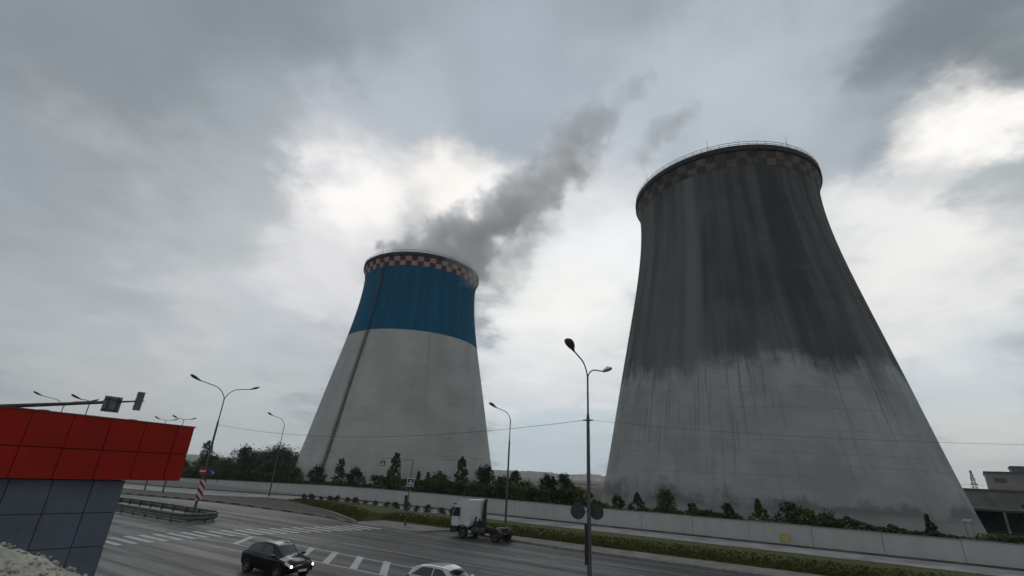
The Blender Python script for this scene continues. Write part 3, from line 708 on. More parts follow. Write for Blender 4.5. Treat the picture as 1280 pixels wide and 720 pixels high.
# ------------------------------------------------------------------ cars
def cr(p0, p1, p2, p3, t): return .5*((2*p1) + (-p0 + p2)*t + (2*p0 - 5*p1 + 4*p2 - p3)*t*t + (-p0 + 3*p1 - 3*p2 + p3)*t**3)
def car(label, loc, rz, st, paint, wx, wr, lit, ws0, ws1, rw0, rw1, sw0, sw1):
    T = thing('car', label, 'car', loc, rz)
    nS = len(st)
    def stat(x):
        i = 0
        while i < nS - 2 and x > st[i+1][0]: i += 1
        t = (x - st[i][0]) / (st[i+1][0] - st[i][0]); g = lambda k: st[min(max(k, 0), nS-1)]
        return [cr(g(i-1)[j], g(i)[j], g(i+1)[j], g(i+2)[j], t) for j in range(1, 7)]
    def P(x, t, off=0.):                        # t 0..7 from belly to roof centre
        zb, ze, zt, ws, wb, wt = stat(x)
        c = [(0, zb), (ws*.86, zb), (ws, zb + .13), (wb*1.012, zb + (ze - zb)*.62), (wb*.975, ze), (wt, zt - .055), (wt*.6, zt), (0, zt + .015)]
        i = min(int(t), 6); f = t - i; g = lambda k: c[min(max(k, 0), 7)] if k >= 0 else c[0]
        y = cr(g(i-1)[0], g(i)[0], g(i+1)[0], g(i+2)[0], f) if i not in (4,) else c[4][0] + (c[5][0] - c[4][0])*f
        z = cr(g(i-1)[1], g(i)[1], g(i+1)[1], g(i+2)[1], f) if i not in (4,) else c[4][1] + (c[5][1] - c[4][1])*f
        return Vector((x, max(0, y), z))
    def nrm(x, t, s):
        e = .02; a = P(min(x+e, st[-1][0]), t) - P(max(x-e, st[0][0]), t); c = P(x, min(t+.05, 7)) - P(x, max(t-.05, 0)); n = a.cross(c); n = -n if n.dot(Vector((0, P(x, t).y, P(x, t).z - .8))) < 0 else n
        n.normalize(); return n
    xs = lin(st[0][0], st[-1][0], .07); ts = [i*.25 for i in range(29)]
    b = MB()
    for s in (-1, 1):
        vs = [Vector((p.x, p.y*s, p.z)) for x in xs for p in [P(x, t) for t in ts]]; n = len(ts)
        b.add(vs, [(i*n+j, (i+1)*n+j, (i+1)*n+j+1, i*n+j+1) for i in range(len(xs)-1) for j in range(n-1)], 0, True)
        b.add(vs[:n], [list(range(n))], 0); b.add(vs[-n:], [list(range(n))], 0)
    o = b.build('body', paint, T); md = o.modifiers.new('weld', 'WELD'); md.merge_threshold = .002
    def patch(name, x0, x1, t0, t1, m, sides, off=.008, taper=None):
        for s in sides:
            b = MB(); X = lin(x0, x1, .06); TT = lin(t0, t1, .12); vs = []
            for x in X:
                for t in TT:
                    tt = t
                    if taper: lo, hi = taper(x); tt = lo + (hi - lo)*(t - t0)/(t1 - t0)
                    p = P(x, tt) + nrm(x, tt, 1)*off; vs.append((p.x, p.y*s, p.z))
            n = len(TT); b.add(vs, [(i*n+j, (i+1)*n+j, (i+1)*n+j+1, i*n+j+1) for i in range(len(X)-1) for j in range(n-1)], 0, True)
            b.build(name, m, T)
    def both(name, x0, x1, t0, m):
        b = MB(); X = lin(x0, x1, .06); TT = lin(t0, 7, .15); n2 = 2*len(TT) - 1
        for_vs = []
        for x in X:
            half = [P(x, t) + nrm(x, t, 1)*.008 for t in TT]
            for_vs += [Vector((p.x, -p.y, p.z)) for p in half] + [p for p in half[-2::-1]]
        b.add(for_vs, [(i*n2+j, (i+1)*n2+j, (i+1)*n2+j+1, i*n2+j+1) for i in range(len(X)-1) for j in range(n2-1)], 0, True); b.build(name, m, T)
    both('windscreen', ws0, ws1, 5.15, M['glass']); both('rear_window', rw0, rw1, 5.2, M['glass'])
    mid = (sw0 + sw1)/2
    def tp(x):
        k = min(1, (x - sw0)/.5, (sw1 - x)/.75); return (4.12, 4.12 + .78*max(.04, k))
    patch('side_window', sw0, mid - .04, 4.12, 4.9, M['glass'], (-1, 1), taper=tp); patch('side_window', mid + .04, sw1, 4.12, 4.9, M['glass'], (-1, 1), taper=tp)
    fx = st[-1][0]; rx = st[0][0]
    patch('headlight', fx - .42, fx - .06, 3.55, 4.35, M['ghost'], (-1, 1), .012)
    if lit:
        for s in (-1, 1):
            p = P(fx - .10, 3.95); b = MB(); b.disc((p.x + .05, p.y*s*.94, p.z), .062, (1, .25*s, .1), .03, 16); b.build('headlight_bulb', M['headlit'], T)
    patch('tail_light', rx + .03, rx + .3, 3.4, 4.1, M['tail'], (-1, 1), .012)
    zf = stat(fx - .02)
    b = MB(); b.box((fx + .005, 0, (zf[0] + zf[1])/2 + .05), (.03, .95, .14), bev=.01); b.box((fx - .02, 0, zf[0] + .02), (.06, 1.1, .12), bev=.01); b.build('grille', M['black'], T)
    b = MB(); b.box((fx + .035, 0, (zf[0] + zf[1])/2 - .06), (.012, .52, .112)); b.build('number_plate', M['plate'], T)
    b = MB(); b.box((rx - .01, 0, .78), (.012, .52, .112)); b.build('number_plate', M['plate'], T)
    for s in (-1, 1):
        p = P(ws1 - .25, 4.1); b = MB(); b.box((p.x - .05, s*(p.y + .12), p.z + .08), (.16, .2, .14), bev=.04); b.build('mirror', paint, T)
        for x in (mid - .15, mid - .95):
            p = P(x, 3.7); b = MB(); b.box((x, s*(p.y + .015), p.z), (.18, .025, .03), bev=.006); b.build('door_handle', paint, T)
        for x in wx:
            wy = stat(x)[3]
            b = MB(); n = 24; vs = []
            for rr_, yy in ((wr*1.0, .012), (wr*1.19, .018)):
                vs += [(x + rr_*math.cos(2*PI*k/n), s*(wy + yy + .02), wr + rr_*math.sin(2*PI*k/n)) for k in range(n)]
            b.add(vs, [(k % n, (k+1) % n, n+(k+1) % n, n+k % n) for k in range(-1, 13)] , 0); b.disc((x, s*(wy - .1), wr), wr*1.1, (0, s, 0), .24, 28); b.build('wheel_arch', M['black'], T)
            b = MB(); w = .21; b.lathe([(wr*.66, -w/2), (wr*.95, -w/2), (wr, -w/2 + .03), (wr, w/2 - .03), (wr*.95, w/2), (wr*.66, w/2)], 28, close=True)
            o = b.build('wheel', M['black'], T); o.location = (x, s*(wy - .06), wr); o.rotation_euler = (-s*PI/2, 0, 0)
            b = MB(); b.lathe([(wr*.66, w/2 - .005), (wr*.62, w/2 - .03), (.08, w/2 - .045), (.07, w/2 - .01), (0, w/2 - .01)], 24)
            for k in range(5):
                a = 2*PI*k/5; b.box((wr*.36*math.cos(a), wr*.36*math.sin(a), w/2 - .02), (wr*.5, .06, .03), rz=a)
            b.build('rim', mat('alloy', (.22, .22, .23), .35, .1, 6, .8) if 'alloy' not in bpy.data.materials else bpy.data.materials['alloy'], o)
    return T
cross = [(-2.22, .46, .86, .98, .70, .72, .58), (-2.08, .36, .98, 1.13, .83, .85, .64), (-1.65, .29, 1.03, 1.39, .88, .90, .64), (-.95, .26, 1.01, 1.56, .90, .91, .62), (-.15, .25, .98, 1.60, .90, .91, .62), (.42, .25, .97, 1.52, .90, .91, .61), (.95, .25, .96, 1.24, .90, .905, .62), (1.28, .26, .94, 1.06, .89, .895, .66), (1.75, .28, .86, .96, .87, .87, .64), (2.08, .33, .74, .83, .81, .80, .58), (2.25, .42, .60, .68, .68, .66, .5)]
hatch = [(-1.95, .44, .80, .92, .66, .70, .56), (-1.84, .34, .92, 1.10, .78, .82, .62), (-1.5, .27, .97, 1.36, .84, .87, .62), (-.85, .24, .95, 1.47, .86, .88, .61), (-.1, .23, .93, 1.49, .86, .88, .61), (.5, .23, .92, 1.40, .86, .88, .60), (1.0, .23, .90, 1.12, .86, .875, .61), (1.3, .24, .87, .97, .85, .86, .64), (1.65, .27, .79, .88, .83, .83, .60), (1.92, .32, .68, .76, .77, .76, .55), (2.05, .42, .55, .62, .64, .62, .48)]
car('black crossover car with lit headlights driving beside the hatched island', WG(-26.6, 19.95, .004), ROT, cross, M['car_black'], (1.36, -1.36), .345, True, .52, 1.22, -1.98, -1.35, -1.7, 1.0)
car('silver hatchback car, only its roof half above the lower edge of the view', WG(-16.1, 21.9, .004), ROT, hatch, M['car_silver'], (1.26, -1.24), .31, False, .58, 1.26, -1.78, -1.2, -1.55, 1.0)

# ------------------------------------------------------------------ building with red fascia
A = Vector((-17.24, 16.70, 0)); D = Vector((.637, .770, 0)).normalized(); ang = math.atan2(D.y, D.x)
B_ = thing('shop_building', 'low building clad in grey panels under an overhanging red panel fascia', 'building', A, ang)
# local x along the front towards the corner, local -y towards the viewer; corner of the fascia at x = 6.04
def cladding(name, c, dirt, rough, spec):
    m, t, b = newmat(name); o = t.obj(); X = t.sep(o)
    run = t.noise(t.comb(t.math('MULTIPLY', X[0], 5.), X[1], t.math('MULTIPLY', X[2], .35)), 1., 5, .65); bl = t.noise(o, .8, 6, .65)
    cell = t.n('ShaderNodeTexWhiteNoise'); t.val(cell.inputs[0], t.comb(t.math('FLOOR', t.math('DIVIDE', X[0], 1.14)), 0., t.math('FLOOR', t.math('DIVIDE', X[2], 1.07))))
    k = t.math('ADD', t.math('MULTIPLY', t.ss(run, .48, .75), .45), t.math('MULTIPLY', t.ss(bl, .45, .75), .35))
    v = t.math('ADD', .90, t.math('MULTIPLY', cell.outputs[0], .2)); base = t.scale(t.comb(*c), v)
    t.val(b.inputs['Base Color'], t.mix(k, base, dirt)); t.val(b.inputs['Roughness'], t.math('ADD', rough, t.math('MULTIPLY', bl, .2))); b.inputs['Specular IOR Level'].default_value = spec
    bump(t, b, t.noise(o, 1.6, 3, .5), .02, .25); return m
rp = cladding('red_cladding', (.285, .010, .003), (.15, .018, .012), .5, .15); rpb = mat('cladding_joint', (.11, .006, .003), .8, .1, 3)
xr = 6.04; pw = 1.135; b = MB(); back = MB()
def sl(x): return 7.20 - .018 * (x)           # parapet falls slightly towards the corner
cols = [xr, xr - .62] + [xr - .62 - pw*i for i in range(1, 17)]
for x1, x0 in zip(cols, cols[1:]):
    for z0, z1a, z1b in ((4.97, 5.985, 5.985), (6.02, sl(x0), sl(x1))):
        g = .013; e = random.uniform(-.006, .006)
        vs = [(x0 + g, -.03 + e, z0), (x1 - g, -.03 + e, z0), (x1 - g, -.03 + e, z1b), (x0 + g, -.03 + e, z1a)]
        b.add(vs + [(x, .03, z) for x, y, z in vs], [(0, 1, 2, 3), (0, 1, 5, 4), (1, 2, 6, 5), (2, 3, 7, 6), (3, 0, 4, 7)])
for i in range(5):
    y0, y1 = .06 + i*1.2, .06 + (i+1)*1.2
    for z0, z1 in ((4.97, 5.985), (6.02, sl(xr))):
        b.box((xr - .005, (y0 + y1)/2, (z0 + z1)/2), (.05, y1 - y0 - .04, z1 - z0))
b.build('fascia', rp, B_)
back.box(((cols[-1] + xr)/2, 3.05, 6.06), (xr - cols[-1] - .06, 6.0, 2.09)); back.build('roof_box', rpb, B_)
back.v.clear(); back.f.clear(); back.m.clear(); back.sm.clear()
fl = MB(); fl.add([(cols[-1], .035, 6.8), (xr - .02, .035, 6.8), (xr - .02, .07, 6.8), (cols[-1], .07, 6.8), (cols[-1], .035, sl(cols[-1])), (xr - .02, .035, sl(xr)), (xr - .02, .07, sl(xr)), (cols[-1], .07, sl(cols[-1]))], [(0, 1, 2, 3), (4, 5, 6, 7), (0, 1, 5, 4), (1, 2, 6, 5), (2, 3, 7, 6), (3, 0, 4, 7)]); fl.add([(cols[-1], -.06, sl(cols[-1]) + .002), (xr + .03, -.06, sl(xr) + .002), (xr + .03, .12, sl(xr) + .002), (cols[-1], .12, sl(cols[-1]) + .002), (cols[-1], -.06, sl(cols[-1]) + .05), (xr + .03, -.06, sl(xr) + .05), (xr + .03, .12, sl(xr) + .05), (cols[-1], .12, sl(cols[-1]) + .05)], [(0, 1, 2, 3), (4, 5, 6, 7), (0, 1, 5, 4), (1, 2, 6, 5), (2, 3, 7, 6), (3, 0, 4, 7)]); fl.build('parapet_flashing', mat('flashing', (.10, .03, .03), .5, .2, 2), B_)
gp = cladding('grey_cladding', (.100, .117, .155), (.068, .076, .092), .42, .3); wx1 = 4.27
b = MB(); xs = [wx1, wx1 - .95] + [wx1 - .95 - 1.15*i for i in range(1, 15)]
zs = [4.94, 3.80, 2.66, 1.52, .38, -.1]
for x1, x0 in zip(xs, xs[1:]):
    for z1, z0 in zip(zs, zs[1:]):
        g = .012; e = random.uniform(-.008, .008)
        b.box(((x0+x1)/2, .40 + e, (z0+z1)/2), (x1 - x0 - 2*g, .05, z1 - z0 - 2*g), bev=.006)
for i in range(4):
    for z1, z0 in zip(zs, zs[1:]): b.box((wx1 + .0, .98 + i*1.15, (z0+z1)/2), (.05, 1.12, z1 - z0 - .03), bev=.006)
b.build('wall', gp, B_)
b = MB(); b.box(((xs[-1] + wx1)/2 - .05, 2.9, 2.42), (wx1 - xs[-1] - .08, 4.9, 5.02)); b.build('wall_core', mat('joint_dark', (.032, .038, .05), .8, .2, 2), B_)
b = MB()
for x in (1.2, 3.9): b.tube([(x, .5, sl(x)), (x, .5, sl(x) + .1)], .08, 10); b.box((x, .5, sl(x) + .07), (.3, .1, .05))
b.build('roof_vent', M['dark_steel'], B_)

# heap of pale sand in front of it
b = MB(); n = 130; vs = []; R = 10.5; cx, cy = -12.7, 10.2
for j in range(n):
    for i in range(n):
        x = -R + 2*R*i/(n-1); y = -R + 2*R*j/(n-1); r = math.hypot(x, y)/R
        h = max(0, 1 - r)**.9 * 4.74
        p = Vector((x, y, 0)); h *= 1 + .12*mnoise.noise(p*.35); h += (.13*mnoise.noise(p*1.1) + .09*mnoise.noise(p*2.6) + .06*mnoise.noise(p*5.2)) * min(1, h*2)
        vs.append((x, y, h - .05))
b.add(vs, [(j*n+i, j*n+i+1, (j+1)*n+i+1, (j+1)*n+i) for j in range(n-1) for i in range(n-1)], 0, True)
bm = bmesh.new(); bmesh.ops.create_icosphere(bm, subdivisions=1, radius=1); bm.verts.index_update(); ICO = [v.co.copy() for v in bm.verts]; ICOF = [[v.index for v in f_.verts] for f_ in bm.faces]; bm.free()
rnd = random.Random(21)
for i in range(5200):
    a = rnd.uniform(0, 2*PI); rr_ = R*math.sqrt(rnd.random())*.85; x, y = rr_*math.cos(a), rr_*math.sin(a)
    ii = min(n-1, int((x + R)/(2*R)*(n-1))); jj = min(n-1, int((y + R)/(2*R)*(n-1))); z = vs[jj*n + ii][2]; q = rnd.choice((.02, .02, .03, .04, .05, .07))*rnd.uniform(.7, 1.2)
    b.add([(x + p_.x*q*rnd.uniform(.7, 1.2), y + p_.y*q*rnd.uniform(.7, 1.2), z + p_.z*q*rnd.uniform(.5, 1.)) for p_ in ICO], ICOF)
o = b.build('sand_heap', mat('pale_sand', (.34, .33, .275), .95, .4, 1.6, bmp=.08)); o.location = (cx, cy, 0); tag(o, 'lumpy heap of pale stony sand in front of the grey panels', 'heap')

# ------------------------------------------------------------------ trees and shrubs
def tree(label, u, v, h, w, kind='bush', lm='leaf', leaf_s=.17, dens=1., name=None, group='trees and shrubs behind the wall'):
    rnd = random.Random(int(abs(u*131 + v*17 + h*7)*10)); h *= .95; w *= 1.38
    nm = name or ('shrub' if h < 4.6 else 'tree')
    T = thing(nm, label, nm, WG(u, v, -.06), rnd.uniform(0, 6), group)
    cb, f0 = {'bush': (.05, .85), 'cone': (.06, .8), 'poplar': (.08, .8), 'sparse': (.12, .6), 'round': (.12, .8), 'far': (.1, .9)}[kind]
    def rad(t):      # crown radius (fraction of w/2) against height fraction
        if kind == 'cone': return 1.45*max(0, (1 - t))**.8 * (1. if t > .12 else .75 + 2*t)
        if kind == 'poplar': return (1.1 - .85*t) * (1 if t > .08 else .8)
        if kind == 'sparse': return (.9 - .55*t) * (1. if t < .5 else .75)
        if kind in ('round', 'far'): return math.sqrt(max(0, 1 - (2*t - .92)**2)) if t < .96 else .1
        return math.sqrt(max(0, 1 - max(0, t - .25)**2 / .5625)) * (.9 if t > .1 else .8)
    b = MB(); lean = Vector((rnd.uniform(-.02, .02), rnd.uniform(-.02, .02), 1)) * h
    tr = max(.04, h*.014)
    b.tube([Vector((0, 0, 0)), lean*.3, lean*.65, lean*.97], [tr, tr*.8, tr*.45, .012], 7)
    clumps = []; slim = kind in ('sparse', 'poplar', 'cone'); nc = int((80 if slim else 46) * max(1, (h*w/12)**.6))
    for i in range(nc):
        t = ((i + rnd.random())/nc)**(1.15 if kind == 'cone' else 1.); a = rnd.uniform(0, 2*PI); r = rad(t)*w/2*math.sqrt(rnd.random())*(.95 if kind != 'poplar' else .9)
        z = h*(cb + (1 - cb)*t); c = lean*(z/h)*1. ; c = Vector((c.x + r*math.cos(a), c.y + r*math.sin(a), z))
        clumps.append((c, rnd.uniform(.55, 1.25)))
        if i % (6 if slim else 3) == 0 and t < .93:
            q = lean*max(.06, (z/h) - .13); b.tube([q, q.lerp(c, .6) + Vector((0, 0, .03*h)), c], [tr*.38, tr*.25, .01], 5, cap=False)
    for k in range(6):                              # leading shoots that break the outline
        a = rnd.uniform(0, 2*PI); t = rnd.uniform(.82, 1.03); r = rad(min(.95, t))*w*.4
        clumps.append((Vector((lean.x*t + r*math.cos(a)*(.3 if slim else 1), lean.y*t + r*math.sin(a)*(.3 if slim else 1), h*t)), .38))
    b.build('trunk', M['bark'], T)
    b = MB(); cs = max(.30, w*.155) * (1.1 if not slim else .72)
    cs_t = lambda c: 1 if kind not in ('poplar', 'cone', 'sparse') else max(.5, 1.15 - .7*c.z/h)
    leaf_s *= .82; per = int((24 if slim else 44)*dens * (1.0 if kind != 'sparse' else .6))
    for c, s in clumps:
        for i in range(per):
            d = Vector((rnd.gauss(0, 1), rnd.gauss(0, 1), rnd.gauss(0, .8))); d = d.normalized() * (rnd.random()**.5) * cs * s * cs_t(c)
            p = c + d
            if p.z < .1: continue
            nrm_ = Vector((rnd.gauss(0, 1), rnd.gauss(0, 1), rnd.gauss(.4, 1))).normalized(); a_ = nrm_.orthogonal().normalized(); a_ = Matrix.Rotation(rnd.uniform(0, 6.3), 3, nrm_) @ a_; b_ = nrm_.cross(a_)
            L = leaf_s*rnd.uniform(.6, 1.35); w_ = L*rnd.uniform(.45, .75)
            b.add([p - a_*L, p - b_*w_, p + a_*L, p + b_*w_], [(0, 1, 2, 3)])
    b.build('crown', M[lm], T, fix=False)
    return T
TR = [
 # behind the stretch of wall under the old tower
 ('small bushy shrub over the wall just past the double lamp pole', -22.1, 67, 3.9, 2.0, 'bush', 'leaf'),
 ('small pointed shrub between two bushes at the foot of the sooty tower', -19.2, 66.6, 4.5, 2.3, 'cone', 'leaf'),
 ('broad bush over the wall, third from the double lamp pole', -15.7, 67, 4.9, 3.3, 'bush', 'leaf'),
 ('low faint shrub just past the broad bush on the wall', -12.4, 67, 3.5, 1.7, 'bush', 'leaf'),
 ('small dark round shrub standing alone over the wall', -8.4, 67, 3.85, 1.8, 'bush', 'leaf_dark'),
 ('fresh green cone shaped shrub over the wall above the yellow notice', -5.0, 68, 4.7, 2.6, 'cone', 'leaf_bright'),
 ('wide dark bush next to the fresh green cone', -1.8, 67, 4.35, 2.9, 'bush', 'leaf_dark'),
 ('green bush between the wide dark bush and a low spreading one', -.4, 66.5, 3.85, 2.5, 'bush', 'leaf_bright'),
 ('low spreading bush at the end of the bushy cluster on the wall', 1.6, 66.5, 3.5, 2.8, 'bush', 'leaf'),
 ('lone dark upright shrub over the wall before the flat roofed sheds', 10.2, 66, 4.3, 1.7, 'cone', 'leaf_dark'),
 ('dark upright tree cut by the picture edge beside the sheds', 18.4, 68, 5.7, 2.2, 'poplar', 'leaf_dark'),
 # behind the stretch of wall under the blue banded tower
 ('dark bush where the pale tower foot meets the wooded edge', -90.2, 68, 5.0, 3.4, 'bush', 'leaf'),
 ('dense dark bush under the ladder foot of the blue tower', -83.9, 68, 5.5, 3.6, 'bush', 'leaf_dark'),
 ('tree with thin open top before the pale foot of the blue tower', -76.3, 67, 7.2, 3.4, 'sparse', 'leaf'),
 ('dense rounded bush beside the thin topped tree', -72.1, 67, 5.3, 3.2, 'round', 'leaf_dark'),
 ('tall narrow poplar behind the crossing post', -62.4, 67, 8.6, 3.0, 'poplar', 'leaf'),
 ('thin sapling just behind the white bordered crossing sign', -56.9, 67, 5.6, 1.4, 'sparse', 'leaf'),
 ('narrow dark sapling between the crossing sign and a rounded bush', -55.7, 68, 5.5, 1.6, 'cone', 'leaf_dark'),
 ('rounded low tree between the saplings and a tall slender tree', -52.5, 67, 5.3, 3.7, 'round', 'leaf'),
 ('tall slender tree right above the truck cab', -47.7, 67, 8.1, 3.0, 'poplar', 'leaf'),
 ('dark full tree at the edge of the blue tower behind the truck', -43.3, 67, 6.6, 3.8, 'bush', 'leaf_dark'),
 ('low dark tree just before the lamp behind the truck', -40.1, 67, 5.2, 3.0, 'bush', 'leaf'),
 ('paler tree further back in the gap between the towers', -45.1, 80, 6.2, 3.0, 'round', 'leaf_far'),
 ('dull green bush just past the lamp behind the truck', -36.6, 68, 4.8, 3.4, 'bush', 'leaf'),
 ('dark tree with a rounded tip opening the dense clump in the gap', -33.0, 68, 6.0, 2.6, 'bush', 'leaf_dark'),
 ('thin dark spire in the middle of the dense clump in the gap', -31.5, 67, 5.9, 1.6, 'cone', 'leaf_dark'),
 ('tallest dark tree of the dense clump in the gap', -30.3, 68, 6.2, 3.0, 'round', 'leaf_dark'),
 ('lower bush closing the dense clump in the gap', -28.6, 67, 4.6, 2.4, 'bush', 'leaf_dark'),
 ('dark bush directly behind the round sign backs', -26.0, 67, 4.4, 2.6, 'cone', 'leaf_dark'),
 # far end of the wall, beside the red fascia
 ('green bush peeking out beside the red fascia corner', -140, 71, 6.3, 5.0, 'bush', 'leaf_bright'),
 ('tall open crowned tree behind the median lamp pole', -127, 69, 11.2, 5.6, 'sparse', 'leaf'),
 ('dense bush under the tall open crowned tree', -129, 72, 7.6, 6.5, 'round', 'leaf'),
 ('low rounded bush between the tall open tree and a dark big one', -117.5, 69, 6.6, 5.4, 'bush', 'leaf'),
 ('big dark tree before the hazy wood beside the median lamp', -109.5, 68, 9.4, 6.4, 'round', 'leaf_dark'),
 ('dark bush at the foot of the single armed wall lamp', -100, 69, 6.0, 6.6, 'bush', 'leaf_dark'),
]
for lb, u, v, h, w, k, lm in TR: tree(lb, u, v, h, w, k, lm, .15 if h < 5 else .19)
# a further, hazier wood: single big crowns
for lb, u, v, h, w in [('broad hazy crown behind the single armed wall lamp', -160, 112, 11.0, 15), ('wide hazy crown sloping down to the pale tower foot', -145, 114, 9.6, 13), ('distant low crown behind the big dark tree', -176, 115, 9.4, 13)]:
    tree(lb, u, v, h, w, 'far', 'leaf_far', .34, 1.7, 'tree', 'far crowns beyond the wall')
# tangled undergrowth along the back of the wall
b = MB(); rnd = random.Random(3)
def under_h(u): 
    base = 2.6 + .6*mnoise.noise(Vector((u*.13, 0, 0))) + .55*mnoise.noise(Vector((u*.42, 2, 0))) + .3*mnoise.noise(Vector((u*1.3, 5, 0)))
    if -66 < u < -26: base += 1.35
    if u < -88: base += 1.6
    if -72 < u < -63 or -24 < u < -3: base -= .1
    return base
for i in range(52000):
    u = rnd.uniform(-150, 26); v = 64.7 + abs(rnd.gauss(0, 1.2)); h = under_h(u); z = h*(1 - rnd.random()**1.6*.75)
    p = WG(u, v, z); nrm_ = Vector((rnd.gauss(0, 1), rnd.gauss(0, 1), rnd.gauss(.4, 1))).normalized(); a_ = nrm_.orthogonal().normalized(); a_ = Matrix.Rotation(rnd.uniform(0, 6.3), 3, nrm_) @ a_; b_ = nrm_.cross(a_); L = rnd.uniform(.1, .26)
    b.add([p - a_*L, p - b_*L*.6, p + a_*L, p + b_*L*.6], [(0, 1, 2, 3)])
tag(b.build('undergrowth', M['leaf'], fix=False), 'dark tangle of low growth along the back of the wall', kind='stuff')
# row of little shrubs at the top of the grass strip
rnd = random.Random(9); proto = None
for i in range(16):
    u = -72 + i*2.05 + rnd.uniform(-.3, .3)
    if proto is None:
        proto = tree('little round shrub in the row planted along the top of the grass', u, 56.6, .95, .95, 'bush', 'leaf_dark', .075, .45, 'shrub', 'little shrubs planted along the grass'); o = proto
    else: o = copy_tree(proto)
    o.location = WG(u, 56.6, .1); o.rotation_euler.z = rnd.uniform(0, 6); s = rnd.uniform(.75, 1.2); o.scale = (s, s, s*rnd.uniform(.8, 1.1))

# ------------------------------------------------------------------ distance
def block(name, label, x, y, w, d, h, rz, m, z0, group=None, rows=4, cols=6, win=True, parapet=True):
    T = thing(name, label, 'building', (x, y, z0), rz, group)
    b = MB(); b.box((0, 0, h/2), (w, d, h)); b.build('walls', m, T)
    if parapet: b = MB(); b.box((0, 0, h + .25), (w + .5, d + .5, .5)); b.build('roof', mat('flat_roof', (.10, .10, .10), .9, .2, .5) if 'flat_roof' not in bpy.data.materials else bpy.data.materials['flat_roof'], T)
    if win:
        for r in range(rows):
            for c in range(cols):
                b = MB(); b.box((-w/2 + w*(c + .5)/cols, -d/2 - .01, h*(r + .55)/rows), (w/cols*.42, .05, h/rows*.30)); b.build('window', M['far_glass'], T)
    return T
M['far_glass'] = mat('far_window', (.09, .09, .09), .5, .2, .3)
conc = mat('shed_concrete', (.20, .20, .195), .9, .22, .25); conc2 = mat('slab_concrete', (.24, .23, .22), .9, .2, .12)
az = lambda a, D: (D*math.sin(a), D*math.cos(a))
block('industrial_block', 'tall bare grey industrial block with flat roof past the sooty tower', 199, 169, 50, 40, 15.3, -.765, conc2, -1.5, None, 3, 7)
block('roof_annex', 'dark stepped block on top edge behind the bare grey industrial block', 229, 195, 40, 20, 19.3, -.765, mat('annex_dark', (.10, .115, .125), .8, .2, .3), -1.5, None, 3, 9, False)
block('industrial_shed', 'long low grey industrial shed joining the foot of the sooty tower', 128, 138, 60, 18, 7.6, -.78, conc, -.2, None, 1, 8, False)
b = MB(); S = thing('canopy_shed', 'low open shed with a flat roof behind the lone upright shrub', 'shed', (95, 96, 0), -.80)
b.box((0, 0, 3.75), (26, 7, .45), bev=.05); b.build('roof', mat('shed_roof', (.075, .078, .078), .9, .2, .4), S)
for i in range(7):
    b = MB(); b.box((-12.5 + i*25/6, -3.2, 1.75), (.35, .35, 3.55)); b.build('post', conc, S)
b = MB(); b.box((0, 3.2, 1.76), (26, .25, 3.5)); b.build('back_wall', mat('shed_dark', (.05, .052, .055), .9, .3, .3), S)
b = MB(); b.box((0, 0, 0), (.95, .05, .24), bev=.01); o = b.build('white_sign', M['sign_white']); o.location = (63.4, 69.6, 2.95); o.rotation_euler.z = -.75; tag(o, 'small blank white board at the foot of the sooty tower', 'sign')
b = MB()
for q in (-.35, .35): b.tube([(q, .05, -2.95), (q, .05, .1)], .03, 6)
b.build('sign_post', M['dark_steel'], o)
# lattice pylon
Py = thing('power_pylon', 'distant thin lattice power pylon between the sooty tower and grey block', 'pylon', (343, 363, -10), .4)
b = MB(); H = 33.6
def leg(s, t, z): k = 3.0*(1 - z/H)**1.2 + .35; return Vector((s*k, t*k, z))
zz = [0, 6, 11, 15.5, 19.5, 23, 26, 28.5, 31, H]
for s in (-1, 1):
    for t_ in (-1, 1): b.tube([leg(s, t_, z) for z in zz], .16, 4)
for z0, z1 in zip(zz, zz[1:]):
    for s, t_, s2, t2 in ((-1, -1, 1, -1), (1, -1, 1, 1), (1, 1, -1, 1), (-1, 1, -1, -1)):
        b.tube([leg(s, t_, z0), leg(s2, t2, z1)], .09, 4); b.tube([leg(s2, t2, z0), leg(s, t_, z1)], .09, 4)
b.build('lattice', M['rail'], Py)
for z, L in ((24, 5.5), (28, 4.2)):
    b = MB(); b.tube([(-L, 0, z), (0, 0, z + .9), (L, 0, z)], .14, 4); b.tube([(-L, 0, z), (L, 0, z)], .14, 4); b.build('cross_arm', M['rail'], Py)
b = MB(); b.tube(sag(Vector((338, 361, 14)), Vector((470, 300, 12)), 3), .07, 4); b.tube(sag(Vector((338, 361, 14)), Vector((230, 420, 15)), 3), .07, 4); tag(b.build('pylon_cable', M['rail']), 'faint wire hanging from the distant pylon', 'cable')
